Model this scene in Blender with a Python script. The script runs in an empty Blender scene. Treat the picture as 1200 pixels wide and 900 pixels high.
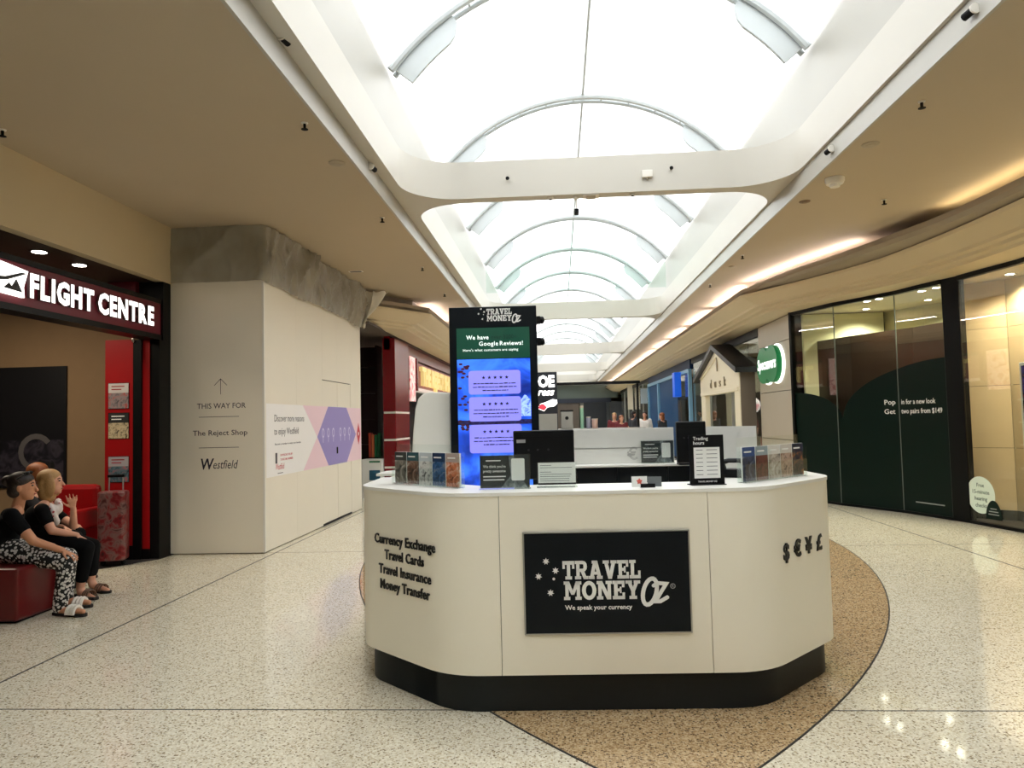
import bpy, bmesh, math, random
from mathutils import Vector, Matrix

random.seed(11)
SC = bpy.context.scene
COL = SC.collection
V = Vector
R_ = math.radians

# ------------------------------------------------------------------ camera
FPX, EYE = 850.0, 1.47
CAMR = (Matrix.Rotation(R_(3.63), 3, 'Z') @ Matrix.Rotation(R_(92.85), 3, 'X') @ Matrix.Rotation(R_(-1.35), 3, 'Z'))
cam = bpy.data.cameras.new('camera')
cam.sensor_fit = 'HORIZONTAL'; cam.sensor_width = 36.0
cam.lens = FPX / 1200 * 36
cam.clip_start = .05; cam.clip_end = 300
cam_o = bpy.data.objects.new('camera', cam)
cam_o.matrix_world = Matrix.Translation((0, 0, EYE)) @ CAMR.to_4x4()
COL.objects.link(cam_o)
SC.camera = cam_o

# ------------------------------------------------------------------ sky, exposure
world = bpy.data.worlds.new('overcast_sky'); SC.world = world
world.use_nodes = True
wbg = world.node_tree.nodes['Background']
wbg.inputs[0].default_value = (.95, .98, 1, 1)
wbg.inputs[1].default_value = 3.9
SC.view_settings.view_transform = 'Standard'
SC.view_settings.look = 'None'
SC.view_settings.gamma = 1
SC.view_settings.use_curve_mapping = False
SC.view_settings.exposure = 0.56
SC.cycles.use_denoising = True
SC.cycles.max_bounces = 10
SC.cycles.diffuse_bounces = 5
SC.cycles.transparent_max_bounces = 24
SC.cycles.caustics_reflective = False
SC.cycles.caustics_refractive = False


# ------------------------------------------------------------------ photo pixel -> place (needs the surface touched)
def _ray(x, y): return CAMR @ V(((x - 600) / FPX, -(y - 450) / FPX, -1))
def zp(x, y, z=0):
    d = _ray(x, y); t = (z - EYE) / d.z
    return V((0, 0, EYE)) + d * t
def yp(x, y, Y):
    d = _ray(x, y); return V((0, 0, EYE)) + d * (Y / d.y)
def xp(x, y, X):
    d = _ray(x, y); return V((0, 0, EYE)) + d * (X / d.x)


# ------------------------------------------------------------------ materials
def lin(c):
    f = lambda u: u / 12.92 if u <= .04045 else ((u + .055) / 1.055) ** 2.4
    return tuple(f(u / 255) for u in c) + (1,)
MATS = {}
def M(name, rgb=(200, 200, 200), rough=.5, metal=0., var=.06, scale=6., bump=0., bscale=40., emit=0., spec=.5, coat=0.):
    """plain surface: base colour with a fine procedural variation and optional relief"""
    if name in MATS: return MATS[name]
    m = bpy.data.materials.new(name); m.use_nodes = True; MATS[name] = m
    nt = m.node_tree; b = nt.nodes['Principled BSDF']
    c = lin(rgb)
    tc = nt.nodes.new('ShaderNodeTexCoord'); nz = nt.nodes.new('ShaderNodeTexNoise')
    nz.inputs['Scale'].default_value = scale; nz.inputs['Detail'].default_value = 3
    nt.links.new(tc.outputs['Object'], nz.inputs['Vector'])
    mx = nt.nodes.new('ShaderNodeMix'); mx.data_type = 'RGBA'
    mx.inputs['A'].default_value = tuple(u * (1 - var) for u in c[:3]) + (1,)
    mx.inputs['B'].default_value = tuple(min(1, u * (1 + var)) for u in c[:3]) + (1,)
    nt.links.new(nz.outputs['Fac'], mx.inputs['Factor'])
    nt.links.new(mx.outputs['Result'], b.inputs['Base Color'])
    b.inputs['Roughness'].default_value = rough
    b.inputs['Metallic'].default_value = metal
    b.inputs['Specular IOR Level'].default_value = spec
    b.inputs['Coat Weight'].default_value = coat
    if emit:
        nt.links.new(mx.outputs['Result'], b.inputs['Emission Color'])
        b.inputs['Emission Strength'].default_value = emit
    if bump:
        n2 = nt.nodes.new('ShaderNodeTexNoise'); n2.inputs['Scale'].default_value = bscale
        n2.inputs['Detail'].default_value = 4
        nt.links.new(tc.outputs['Object'], n2.inputs['Vector'])
        bp = nt.nodes.new('ShaderNodeBump'); bp.inputs['Strength'].default_value = bump
        bp.inputs['Distance'].default_value = .01
        nt.links.new(n2.outputs['Fac'], bp.inputs['Height'])
        nt.links.new(bp.outputs['Normal'], b.inputs['Normal'])
    return m

def terrazzo(name, base, chips, scale=70., rough=.14, dens=.5):
    m = bpy.data.materials.new(name); m.use_nodes = True; MATS[name] = m
    nt = m.node_tree; b = nt.nodes['Principled BSDF']
    geo = nt.nodes.new('ShaderNodeNewGeometry')
    v = nt.nodes.new('ShaderNodeTexVoronoi'); v.inputs['Scale'].default_value = scale
    nt.links.new(geo.outputs['Position'], v.inputs['Vector'])
    # random colour per chip
    sep = nt.nodes.new('ShaderNodeSeparateColor'); nt.links.new(v.outputs['Color'], sep.inputs[0])
    ramp = nt.nodes.new('ShaderNodeValToRGB'); ramp.color_ramp.interpolation = 'CONSTANT'
    els = ramp.color_ramp.elements
    pos = 0
    for i, (c, w) in enumerate(chips):
        e = els[i] if i < 2 else els.new(pos)
        e.position = pos; e.color = lin(c); pos += w
    nt.links.new(sep.outputs[0], ramp.inputs[0])
    lt = nt.nodes.new('ShaderNodeMath'); lt.operation = 'LESS_THAN'; lt.inputs[1].default_value = dens
    nt.links.new(v.outputs['Distance'], lt.inputs[0])
    mx = nt.nodes.new('ShaderNodeMix'); mx.data_type = 'RGBA'
    mx.inputs['A'].default_value = lin(base)
    nt.links.new(lt.outputs[0], mx.inputs['Factor']); nt.links.new(ramp.outputs[0], mx.inputs['B'])
    # broad tone variation
    nz = nt.nodes.new('ShaderNodeTexNoise'); nz.inputs['Scale'].default_value = .7
    nt.links.new(geo.outputs['Position'], nz.inputs['Vector'])
    mr = nt.nodes.new('ShaderNodeMapRange'); mr.inputs[3].default_value = .93; mr.inputs[4].default_value = 1.05
    nt.links.new(nz.outputs['Fac'], mr.inputs[0])
    mu = nt.nodes.new('ShaderNodeMix'); mu.data_type = 'RGBA'; mu.blend_type = 'MULTIPLY'; mu.inputs['Factor'].default_value = 1
    nt.links.new(mx.outputs['Result'], mu.inputs['A']); nt.links.new(mr.outputs[0], mu.inputs['B'])
    nt.links.new(mu.outputs['Result'], b.inputs['Base Color'])
    b.inputs['Roughness'].default_value = rough
    b.inputs['Specular IOR Level'].default_value = .75
    return m

def glass(name, tint=(235, 245, 240), ior=1.5, rough=0., refl=(1, 1, 1, 1)):
    if name in MATS: return MATS[name]
    m = bpy.data.materials.new(name); m.use_nodes = True; MATS[name] = m
    nt = m.node_tree; nt.nodes.clear()
    o = nt.nodes.new('ShaderNodeOutputMaterial')
    tr = nt.nodes.new('ShaderNodeBsdfTransparent'); tr.inputs[0].default_value = lin(tint)
    gl = nt.nodes.new('ShaderNodeBsdfGlossy'); gl.inputs['Roughness'].default_value = rough; gl.inputs[0].default_value = refl
    lw = nt.nodes.new('ShaderNodeLayerWeight'); lw.inputs[0].default_value = .5
    pw = nt.nodes.new('ShaderNodeMath'); pw.operation = 'POWER'; pw.inputs[1].default_value = 4
    nt.links.new(lw.outputs['Facing'], pw.inputs[0])
    fr = nt.nodes.new('ShaderNodeMapRange'); f0 = ((ior - 1) / (ior + 1)) ** 2
    fr.inputs[3].default_value = f0 * 1.5; fr.inputs[4].default_value = .8
    nt.links.new(pw.outputs[0], fr.inputs[0])
    mx = nt.nodes.new('ShaderNodeMixShader')
    nt.links.new(fr.outputs[0], mx.inputs[0]); nt.links.new(tr.outputs[0], mx.inputs[1]); nt.links.new(gl.outputs[0], mx.inputs[2])
    nt.links.new(mx.outputs[0], o.inputs[0])
    return m

def membrane(name):
    m = bpy.data.materials.new(name); m.use_nodes = True; MATS[name] = m
    nt = m.node_tree; nt.nodes.clear()
    o = nt.nodes.new('ShaderNodeOutputMaterial')
    t = nt.nodes.new('ShaderNodeBsdfTranslucent'); d = nt.nodes.new('ShaderNodeBsdfDiffuse')
    tc = nt.nodes.new('ShaderNodeTexCoord'); nz = nt.nodes.new('ShaderNodeTexNoise'); nz.inputs['Scale'].default_value = .8
    nt.links.new(tc.outputs['Object'], nz.inputs[0])
    rp = nt.nodes.new('ShaderNodeMapRange'); rp.inputs[3].default_value = .80; rp.inputs[4].default_value = .9
    nt.links.new(nz.outputs['Fac'], rp.inputs[0])
    nt.links.new(rp.outputs[0], t.inputs[0])
    d.inputs[0].default_value = (.85, .86, .85, 1)
    mx = nt.nodes.new('ShaderNodeMixShader'); mx.inputs[0].default_value = .4
    nt.links.new(t.outputs[0], mx.inputs[1]); nt.links.new(d.outputs[0], mx.inputs[2])
    nt.links.new(mx.outputs[0], o.inputs[0])
    return m

def picture(name, cols, scale=8., rough=.35, emit=0., detail=3., dist=1.2):
    """printed picture: soft coloured patches from warped noise"""
    if name in MATS: return MATS[name]
    m = bpy.data.materials.new(name); m.use_nodes = True; MATS[name] = m
    nt = m.node_tree; b = nt.nodes['Principled BSDF']
    tc = nt.nodes.new('ShaderNodeTexCoord'); nz = nt.nodes.new('ShaderNodeTexNoise')
    nz.inputs['Scale'].default_value = scale; nz.inputs['Detail'].default_value = detail; nz.inputs['Distortion'].default_value = dist
    nt.links.new(tc.outputs['Object'], nz.inputs['Vector'])
    r = nt.nodes.new('ShaderNodeValToRGB'); els = r.color_ramp.elements
    n = len(cols)
    for i, c in enumerate(cols):
        p = .3 + .4 * i / max(1, n - 1)
        e = els[i] if i < 2 else els.new(p)
        e.position = p; e.color = lin(c)
    nt.links.new(nz.outputs['Fac'], r.inputs[0]); nt.links.new(r.outputs[0], b.inputs['Base Color'])
    b.inputs['Roughness'].default_value = rough
    if emit:
        nt.links.new(r.outputs[0], b.inputs['Emission Color']); b.inputs['Emission Strength'].default_value = emit
    return m

def plastic_sheet(name):
    m = bpy.data.materials.new(name); m.use_nodes = True; MATS[name] = m
    nt = m.node_tree; b = nt.nodes['Principled BSDF']
    tr = nt.nodes.new('ShaderNodeBsdfTransparent'); mx = nt.nodes.new('ShaderNodeMixShader'); mx.inputs[0].default_value = .8
    tc = nt.nodes.new('ShaderNodeTexCoord'); nz = nt.nodes.new('ShaderNodeTexNoise'); nz.inputs['Scale'].default_value = 3
    nt.links.new(tc.outputs['Object'], nz.inputs[0])
    rp = nt.nodes.new('ShaderNodeValToRGB')
    rp.color_ramp.elements[0].color = lin((132, 126, 112)); rp.color_ramp.elements[1].color = lin((188, 184, 170))
    nt.links.new(nz.outputs['Fac'], rp.inputs[0]); nt.links.new(rp.outputs[0], b.inputs['Base Color'])
    b.inputs['Roughness'].default_value = .28
    out = nt.nodes['Material Output']
    nt.links.new(tr.outputs[0], mx.inputs[1]); nt.links.new(b.outputs[0], mx.inputs[2]); nt.links.new(mx.outputs[0], out.inputs[0])
    return m

def voro_pattern(name, c1, c2, scale=40., thr=.35):
    m = bpy.data.materials.new(name); m.use_nodes = True; MATS[name] = m
    nt = m.node_tree; b = nt.nodes['Principled BSDF']
    tc = nt.nodes.new('ShaderNodeTexCoord'); v = nt.nodes.new('ShaderNodeTexVoronoi'); v.inputs['Scale'].default_value = scale
    nt.links.new(tc.outputs['Object'], v.inputs['Vector'])
    r = nt.nodes.new('ShaderNodeValToRGB'); r.color_ramp.interpolation = 'CONSTANT'
    r.color_ramp.elements[0].color = lin(c2); r.color_ramp.elements[1].position = thr; r.color_ramp.elements[1].color = lin(c1)
    nt.links.new(v.outputs['Distance'], r.inputs[0]); nt.links.new(r.outputs[0], b.inputs['Base Color'])
    b.inputs['Roughness'].default_value = .8
    return m


# ------------------------------------------------------------------ mesh building
class MB:
    def __init__(s): s.v = []; s.f = []
    def add(s, vs, fs):
        o = len(s.v); s.v += [tuple(p) for p in vs]; s.f += [tuple(i + o for i in f) for f in fs]; return s
    def box(s, x0, y0, z0, x1, y1, z1):
        vs = [(x, y, z) for z in (z0, z1) for y in (y0, y1) for x in (x0, x1)]
        return s.add(vs, [(0, 2, 3, 1), (4, 5, 7, 6), (0, 1, 5, 4), (2, 6, 7, 3), (0, 4, 6, 2), (1, 3, 7, 5)])
    def prism(s, pts, z0, z1):
        n = len(pts)
        vs = [(x, y, z0) for x, y in pts] + [(x, y, z1) for x, y in pts]
        return s.add(vs, [tuple(range(n))[::-1], tuple(range(n, 2 * n))] + [(i, (i + 1) % n, n + (i + 1) % n, n + i) for i in range(n)])
    def fprism(s, pts, O, Rv, U, d0, d1):
        """polygon drawn in the plane O + a R + b U, thickness d0..d1 along R x U"""
        O = V(O); Rv = V(Rv); U = V(U); N = Rv.cross(U); n = len(pts)
        vs = [O + Rv * a + U * b + N * d0 for a, b in pts] + [O + Rv * a + U * b + N * d1 for a, b in pts]
        return s.add(vs, [tuple(range(n))[::-1], tuple(range(n, 2 * n))] + [(i, (i + 1) % n, n + (i + 1) % n, n + i) for i in range(n)])
    def frect(s, O, Rv, U, a0, b0, a1, b1, d0, d1):
        return s.fprism([(a0, b0), (a1, b0), (a1, b1), (a0, b1)], O, Rv, U, d0, d1)
    def tube(s, path, r, n=8, caps=True):
        path = [V(p) for p in path]; rs = r if isinstance(r, (list, tuple)) else [r] * len(path)
        rings = []; prev = None
        for i, p in enumerate(path):
            a = path[max(0, i - 1)]; b = path[min(len(path) - 1, i + 1)]
            t = (b - a).normalized()
            if prev is None:
                up = V((0, 0, 1)) if abs(t.z) < .9 else V((1, 0, 0))
                u = t.cross(up).normalized()
            else:
                u = (prev - t * prev.dot(t)).normalized()
            prev = u; w = t.cross(u)
            rings.append([p + (u * math.cos(k * 2 * math.pi / n) + w * math.sin(k * 2 * math.pi / n)) * rs[i] for k in range(n)])
        vs = [q for rg in rings for q in rg]; fs = []
        for i in range(len(path) - 1):
            for k in range(n):
                fs.append((i * n + k, i * n + (k + 1) % n, (i + 1) * n + (k + 1) % n, (i + 1) * n + k))
        if caps: fs += [tuple(range(n))[::-1], tuple(range((len(path) - 1) * n, len(path) * n))]
        return s.add(vs, fs)
    def lathe(s, prof, c=(0, 0, 0), n=16):
        """profile (radius, z) turned about the vertical through c"""
        c = V(c); vs = []; fs = []
        for r, z in prof:
            for k in range(n):
                a = k * 2 * math.pi / n; vs.append(c + V((max(r, 1e-4) * math.cos(a), max(r, 1e-4) * math.sin(a), z)))
        for i in range(len(prof) - 1):
            for k in range(n):
                fs.append((i * n + k, i * n + (k + 1) % n, (i + 1) * n + (k + 1) % n, (i + 1) * n + k))
        fs += [tuple(range(n))[::-1], tuple(range((len(prof) - 1) * n, len(prof) * n))]
        return s.add(vs, fs)
    def ball(s, c, r, n=14, m=9, rot=None):
        c = V(c); r = r if isinstance(r, (tuple, list)) else (r, r, r); vs = []; fs = []
        for i in range(m + 1):
            th = math.pi * i / m
            for k in range(n):
                a = 2 * math.pi * k / n
                p = V((r[0] * math.sin(th) * math.cos(a), r[1] * math.sin(th) * math.sin(a), -r[2] * math.cos(th)))
                if rot: p = rot @ p
                vs.append(c + p)
        for i in range(m):
            for k in range(n):
                fs.append((i * n + k, i * n + (k + 1) % n, (i + 1) * n + (k + 1) % n, (i + 1) * n + k))
        return s.add(vs, fs)
    def loft(s, rows):
        n = len(rows[0]); vs = [p for r in rows for p in r]
        fs = [(i * n + k, i * n + k + 1, (i + 1) * n + k + 1, (i + 1) * n + k) for i in range(len(rows) - 1) for k in range(n - 1)]
        return s.add(vs, fs)
    def mesh(s, name):
        me = bpy.data.meshes.new(name); me.from_pydata(s.v, [], s.f); me.validate(); 
        bm = bmesh.new(); bm.from_mesh(me); bmesh.ops.remove_doubles(bm, verts=bm.verts, dist=1e-6)
        bmesh.ops.recalc_face_normals(bm, faces=bm.faces); bm.to_mesh(me); bm.free()
        return me

def put(name, me, mat, parent=None, world=True, smooth=False, bevel=0., loc=None):
    if isinstance(me, MB): me = me.mesh(name)
    o = bpy.data.objects.new(name, me); COL.objects.link(o)
    me.materials.clear(); me.materials.append(mat)
    if smooth:
        for p in me.polygons: p.use_smooth = True
        if smooth != 'all':
            try: me.set_sharp_from_angle(angle=R_(35))
            except Exception: pass
    if parent is not None:
        o.parent = parent
        if world and '_m' in parent:
            q = list(parent['_m']); o.matrix_parent_inverse = Matrix([q[i * 4:i * 4 + 4] for i in range(4)])
    if loc is not None: o.location = loc
    if bevel:
        b = o.modifiers.new('bevel', 'BEVEL'); b.width = bevel; b.segments = 2; b.limit_method = 'ANGLE'
    return o

def tag(o, label=None, cat=None, group=None, kind=None):
    if label: o['label'] = label
    if cat: o['category'] = cat
    if group: o['group'] = group
    if kind: o['kind'] = kind
    return o

def thing(name, label, cat, loc=(0, 0, 0), rotz=0., group=None, kind=None):
    o = bpy.data.objects.new(name, None); COL.objects.link(o)
    o.empty_display_size = .1
    o.location = loc; o.rotation_euler = (0, 0, rotz)
    mi = (Matrix.Translation(V(loc)) @ Matrix.Rotation(rotz, 4, 'Z')).inverted()
    o['_m'] = [mi[i][j] for i in range(4) for j in range(4)]      # parts below may be written in world coordinates
    return tag(o, label, cat, group, kind)

def struct(name, me, mat, parent=None, label=None, cat=None, **k):
    o = put(name, me, mat, parent, **k)
    if parent is None: tag(o, label, cat, None, 'structure')
    return o

def text(name, s, h, mat, parent, O, Rv, U, ext=.001, bold=0., align='CENTER', fit=None, shear=0., world=True, space=1., lift=0.):
    """one line of lettering, capital height h, standing on the plane O, R, U"""
    cu = bpy.data.curves.new(name, 'FONT'); cu.body = s; cu.size = 1; cu.align_x = align
    cu.resolution_u = 2; cu.extrude = .5; cu.offset = bold; cu.shear = shear; cu.space_character = space
    ob = bpy.data.objects.new('tmp', cu); COL.objects.link(ob)
    me = bpy.data.meshes.new_from_object(ob)
    bpy.data.objects.remove(ob); bpy.data.curves.remove(cu)
    xs = [v.co.x for v in me.vertices] or [0, 1]
    k = h / .70
    kx = k if not fit else fit / max(1e-6, (max(xs) - min(xs)))
    O = V(O); Rv = V(Rv); U = V(U); N = Rv.cross(U)
    cx = (max(xs) + min(xs)) / 2 if (fit and align == 'CENTER') else 0
    for v in me.vertices:
        c = v.co.copy()
        v.co = O + Rv * ((c.x - cx) * kx) + U * (c.y * k) + N * (lift + (c.z + .5) * ext)
    me.name = name
    return put(name, me, mat, parent, world=world)

def rounded(pts, rad, n=7):
    """closed polygon with rounded corners"""
    out = []; m = len(pts)
    for i in range(m):
        p = V(pts[i]); a = V(pts[i - 1]); b = V(pts[(i + 1) % m]); r = rad[i] if isinstance(rad, (list, tuple)) else rad
        if r <= 0: out.append((p.x, p.y)); continue
        d1 = (a - p).normalized(); d2 = (b - p).normalized()
        ang = d1.angle(d2); t = min(r / math.tan(ang / 2), (a - p).length * .49, (b - p).length * .49); r = t * math.tan(ang / 2)
        c = p + (d1 + d2).normalized() * (r / math.sin(ang / 2))
        s0 = p + d1 * t - c; s1 = p + d2 * t - c
        a0 = math.atan2(s0.y, s0.x); a1 = math.atan2(s1.y, s1.x); da = (a1 - a0 + math.pi) % (2 * math.pi) - math.pi
        for k in range(n + 1):
            q = a0 + da * k / n; out.append((c.x + r * math.cos(q), c.y + r * math.sin(q)))
    return out

def rrect(w, h, r, cx=0, cy=0, n=4):
    return rounded([(cx - w / 2, cy - h / 2), (cx + w / 2, cy - h / 2), (cx + w / 2, cy + h / 2), (cx - w / 2, cy + h / 2)], r, n)

def offset(path, d, closed=False):
    out = []; n = len(path)
    for i in range(n):
        a = V(path[i - 1] if (closed or i > 0) else path[i]); b = V(path[(i + 1) % n] if (closed or i < n - 1) else path[i])
        p = V(path[i])
        e1 = (p - a).normalized() if (p - a).length > 1e-9 else None
        e2 = (b - p).normalized() if (b - p).length > 1e-9 else None
        e1 = e1 or e2; e2 = e2 or e1
        n1 = V((-e1.y, e1.x)); n2 = V((-e2.y, e2.x)); m = (n1 + n2).normalized(); k = 1 / max(.35, m.dot(n1))
        q = p + m * d * k; out.append((q.x, q.y))
    return out

def strip(path, inner, z0, z1):
    mb = MB(); n = len(path)
    vs = [(x, y, z0) for x, y in path] + [(x, y, z1) for x, y in path] + [(x, y, z0) for x, y in inner] + [(x, y, z1) for x, y in inner]
    fs = []
    for i in range(n - 1):
        fs += [(i, i + 1, n + i + 1, n + i), (2 * n + i, 3 * n + i, 3 * n + i + 1, 2 * n + i + 1), (n + i, n + i + 1, 3 * n + i + 1, 3 * n + i), (i, 2 * n + i, 2 * n + i + 1, i + 1)]
    fs += [(0, n, 3 * n, 2 * n), (n - 1, 3 * n - 1, 4 * n - 1, 2 * n - 1)]
    return mb.add(vs, fs)

def star(n=7, r=1., q=.45, rot=math.pi / 2):
    return [((r if i % 2 == 0 else r * q) * math.cos(rot + i * math.pi / n), (r if i % 2 == 0 else r * q) * math.sin(rot + i * math.pi / n)) for i in range(2 * n)]

def circle(r, n=24, cx=0, cy=0, sy=1.):
    return [(cx + r * math.cos(2 * math.pi * i / n), cy + r * sy * math.sin(2 * math.pi * i / n)) for i in range(n)]

def ribbon(mb, pts, w, O, Rv, U, d0, d1):
    """brush stroke of width w along a polyline in the plane"""
    l = offset(pts, w / 2); r = offset(pts, -w / 2)
    for i in range(len(pts) - 1):
        mb.fprism([r[i], r[i + 1], l[i + 1], l[i]], O, Rv, U, d0, d1)
    for p in (pts[0], pts[-1]):
        mb.fprism(circle(w / 2, 10, p[0], p[1]), O, Rv, U, d0, d1)
    return mb

X1, Y1, Z1 = V((1, 0, 0)), V((0, 1, 0)), V((0, 0, 1))

# shared materials
m_ceil = M('painted_plasterboard', (182, 168, 145), .85, var=.02, scale=2, bump=.04, bscale=120)
m_white = M('white_gloss_paint', (226, 222, 213), .45, var=.015, scale=2)
m_trim = M('off_white_trim_paint', (172, 169, 160), .4, var=.015, scale=2)
m_rib = M('grey_white_steel', (184, 190, 191), .5, var=.03)
m_memb = membrane('translucent_roof_membrane')
m_terr = terrazzo('light_terrazzo', (228, 221, 200), [((220, 210, 184), .36), ((240, 234, 214), .34), ((196, 182, 152), .20), ((138, 122, 96), .10)], 105, .06, .6)
m_terr2 = terrazzo('brown_terrazzo', (196, 168, 128), [((176, 146, 106), .34), ((212, 188, 150), .34), ((146, 118, 84), .20), ((92, 74, 56), .10)], 105, .06, .6)
m_joint = M('dark_floor_joint', (44, 41, 36), .7)
m_upst = M('stone_white_paint', (196, 192, 182), .45, var=.015, scale=2)
m_black = M('black_paint', (12, 13, 14), .4, var=.1, spec=.2)
m_blackm = M('matt_black', (12, 12, 13), .7, var=.1, spec=.2)
m_navy = M('dark_navy_print', (8, 15, 21), .35, var=.1, spec=.22)
m_plinth = M('charcoal_laminate', (28, 33, 35), .5, var=.06, spec=.3)
m_letter_w = M('white_vinyl', (244, 244, 240), .5, var=.01)
m_letter_k = M('black_acrylic_letter', (10, 11, 13), .35, var=.05)
m_chrome = M('brushed_metal', (176, 174, 168), .3, .9, var=.04)
m_alu = M('silver_aluminium', (170, 170, 166), .4, .7, var=.03)
m_kiosk = M('cream_laminate', (247, 241, 223), .38, var=.012, scale=1.2)
m_ktop = M('white_solid_surface', (240, 239, 232), .35, var=.01)
m_acry = glass('clear_acrylic', (252, 254, 253), 1.3)
m_glass = glass('shop_glass', (246, 250, 246), 1.42)
m_paper = M('white_paper', (236, 236, 232), .8, var=.02)
m_tubew = M('cool_fluorescent_tube', (255, 240, 240), .5, var=0, emit=26)
m_tubey = M('warm_fluorescent_tube', (255, 232, 184), .5, var=0, emit=11)
m_lamp = M('lit_downlight', (255, 246, 230), .5, var=0, emit=14)

# ================================================================== THE SETTING
ZC, ZS, ZU, ZSP = 3.84, 4.03, 4.46, 5.15          # ceiling, beam soffit, beam top, roof springing
XL, XR = -1.66, 2.60                                # skylight opening
CX = (XL + XR) / 2
YB = [-2.0 + 10.285 * i for i in range(6)]          # cross beams

floor = struct('floor', MB().box(-8.4, -6, -.08, 9.2, 56, -.012), m_joint)
xs = [-8.4, -3.317, 4.2, 9.2]; ys = [-6, -.75, 3.75, 8.3, 12.85, 17.4, 21.95, 26.5, 31.05, 35.6, 40.15, 44.7, 49.25, 56]
g = .005
for i in range(3):
    for j in range(len(ys) - 1):
        put('terrazzo_slab', MB().box(xs[i] + .009, ys[j] + g, -.05, xs[i + 1] - .009, ys[j + 1] - g, 0), m_terr, floor)
for x in xs[1:-1]: put('joint_strip', MB().box(x - .009, -6, -.02, x + .009, 56, .0006), m_joint, floor)
for y in ys[1:-1]: put('joint_strip', MB().box(-8.3, y - .005, -.02, 9.1, y + .005, .0005), m_joint, floor)
lens_h = lambda t: math.sqrt(8.57 ** 2 - (6.2 * t) ** 2) - 5.92                    # pointed oval: two arcs meeting at the tips
ell = [(.45 + lens_h(t), 9.0 + 6.2 * t) for t in [math.sin(math.pi * (k / 60 - .5)) for k in range(60)]]
ell += [(.45 - lens_h(t), 9.0 + 6.2 * t) for t in [math.sin(math.pi * (.5 - k / 60)) for k in range(60)]]
inl = put('terrazzo_inlay', MB().prism(ell, -.01, .0025), m_terr2, floor)
inl['label'] = 'brown oval terrazzo inlay'
eo = offset(ell, -.005, True); ei = offset(ell, .004, True)
put('divider_strip', strip(eo + eo[:1], ei + ei[:1], -.01, .0035), m_joint, floor)

# ceiling with the long skylight slot
ceiling = struct('ceiling', MB().box(-8.4, -6, ZC, -1.81, 56, ZC + .12), m_ceil)
put('ceiling_bay', MB().box(2.65, -6, ZC, 9.2, 56, ZC + .12), m_ceil, ceiling)
put('ceiling_bay', MB().box(-1.81, YB[-1], ZC, 2.65, 56, ZC + .12), m_ceil, ceiling)
put('ceiling_bay', MB().box(-1.81, -6, ZC, 2.65, YB[0], ZC + .12), m_ceil, ceiling)
struct('trim_1', MB().box(-1.815, YB[0], ZC - .004, -1.79, YB[-1], ZS + .02), m_trim)
struct('trim_2', MB().box(2.63, YB[0], ZC - .004, 2.655, YB[-1], ZS + .02), m_trim)

sky = thing('skylight', None, None, (CX, 0, ZS), kind='structure')
for i in range(len(YB) - 1):
    a, b = YB[i], YB[i + 1]
    rect = [(-1.8, a), (2.64, a), (2.64, b), (-1.8, b)]
    y0, y1 = a + .085, b - .085
    lp = rounded([(XL, y0), (XR, y0), (XR, y1), (XL, y1)], .6, 9)
    n = 10
    out = []
    for c in range(4):
        p0 = lp[c * n]; p1 = lp[c * n + n - 1]; cr = rect[c]
        pr = lambda p, vert: ((cr[0], p[1]) if vert else (p[0], cr[1]))
        # corners alternate: the arc starts on one side and ends on the next
        out += [pr(p0, c % 2 == 0)] + [cr] * (n - 2) + [pr(p1, c % 2 == 1)]
    mb = MB(); N = len(lp)
    vs = [(x, y, ZS) for x, y in lp] + [(x, y, ZS) for x, y in out] + [(x, y, ZU) for x, y in lp] + [(x, y, ZU) for x, y in out]
    fs = []
    for k in range(N):
        q = (k + 1) % N
        fs += [(k, q, N + q, N + k), (k, 2 * N + k, 2 * N + q, q), (2 * N + k, 3 * N + k, 3 * N + q, 2 * N + q)]
    mb.add(vs, fs)
    put('surround_beam', mb, m_upst, sky, smooth=True)
put('kerb', MB().box(-1.85, YB[0], ZU - .02, XL - .03, YB[-1], ZSP + .05), m_trim, sky)
put('kerb', MB().box(XR + .03, YB[0], ZU - .02, 2.69, YB[-1], ZSP + .05), m_trim, sky)
RISE = 1.05; HALF = (XR - XL) / 2 + .02; RAD = (HALF ** 2 + RISE ** 2) / (2 * RISE); ZCN = ZSP + RISE - RAD
A0 = math.asin(HALF / RAD)
def arc(r, a): return V((CX + r * math.sin(a), 0, ZCN + r * math.cos(a)))
RIBY = [7.3 + 3.15 * k for k in range(-2, 14)]
edges = [YB[0]] + [y for y in RIBY if YB[0] < y < YB[-1]] + [YB[-1]]
for y0, y1 in zip(edges[:-1], edges[1:]):
    rows = []
    for yy, dz in ((y0, 0), (y0 + (y1 - y0) * .25, .05), ((y0 + y1) / 2, .07), (y1 - (y1 - y0) * .25, .05), (y1, 0)):
        rows.append([tuple(arc(RAD + dz * math.cos(a / A0 * 1.57), a) + V((0, yy, 0))) for a in [A0 * (-1 + 2 * k / 28) for k in range(29)]])
    put('membrane_panel', MB().loft(rows), m_memb, sky, smooth='all')
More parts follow.
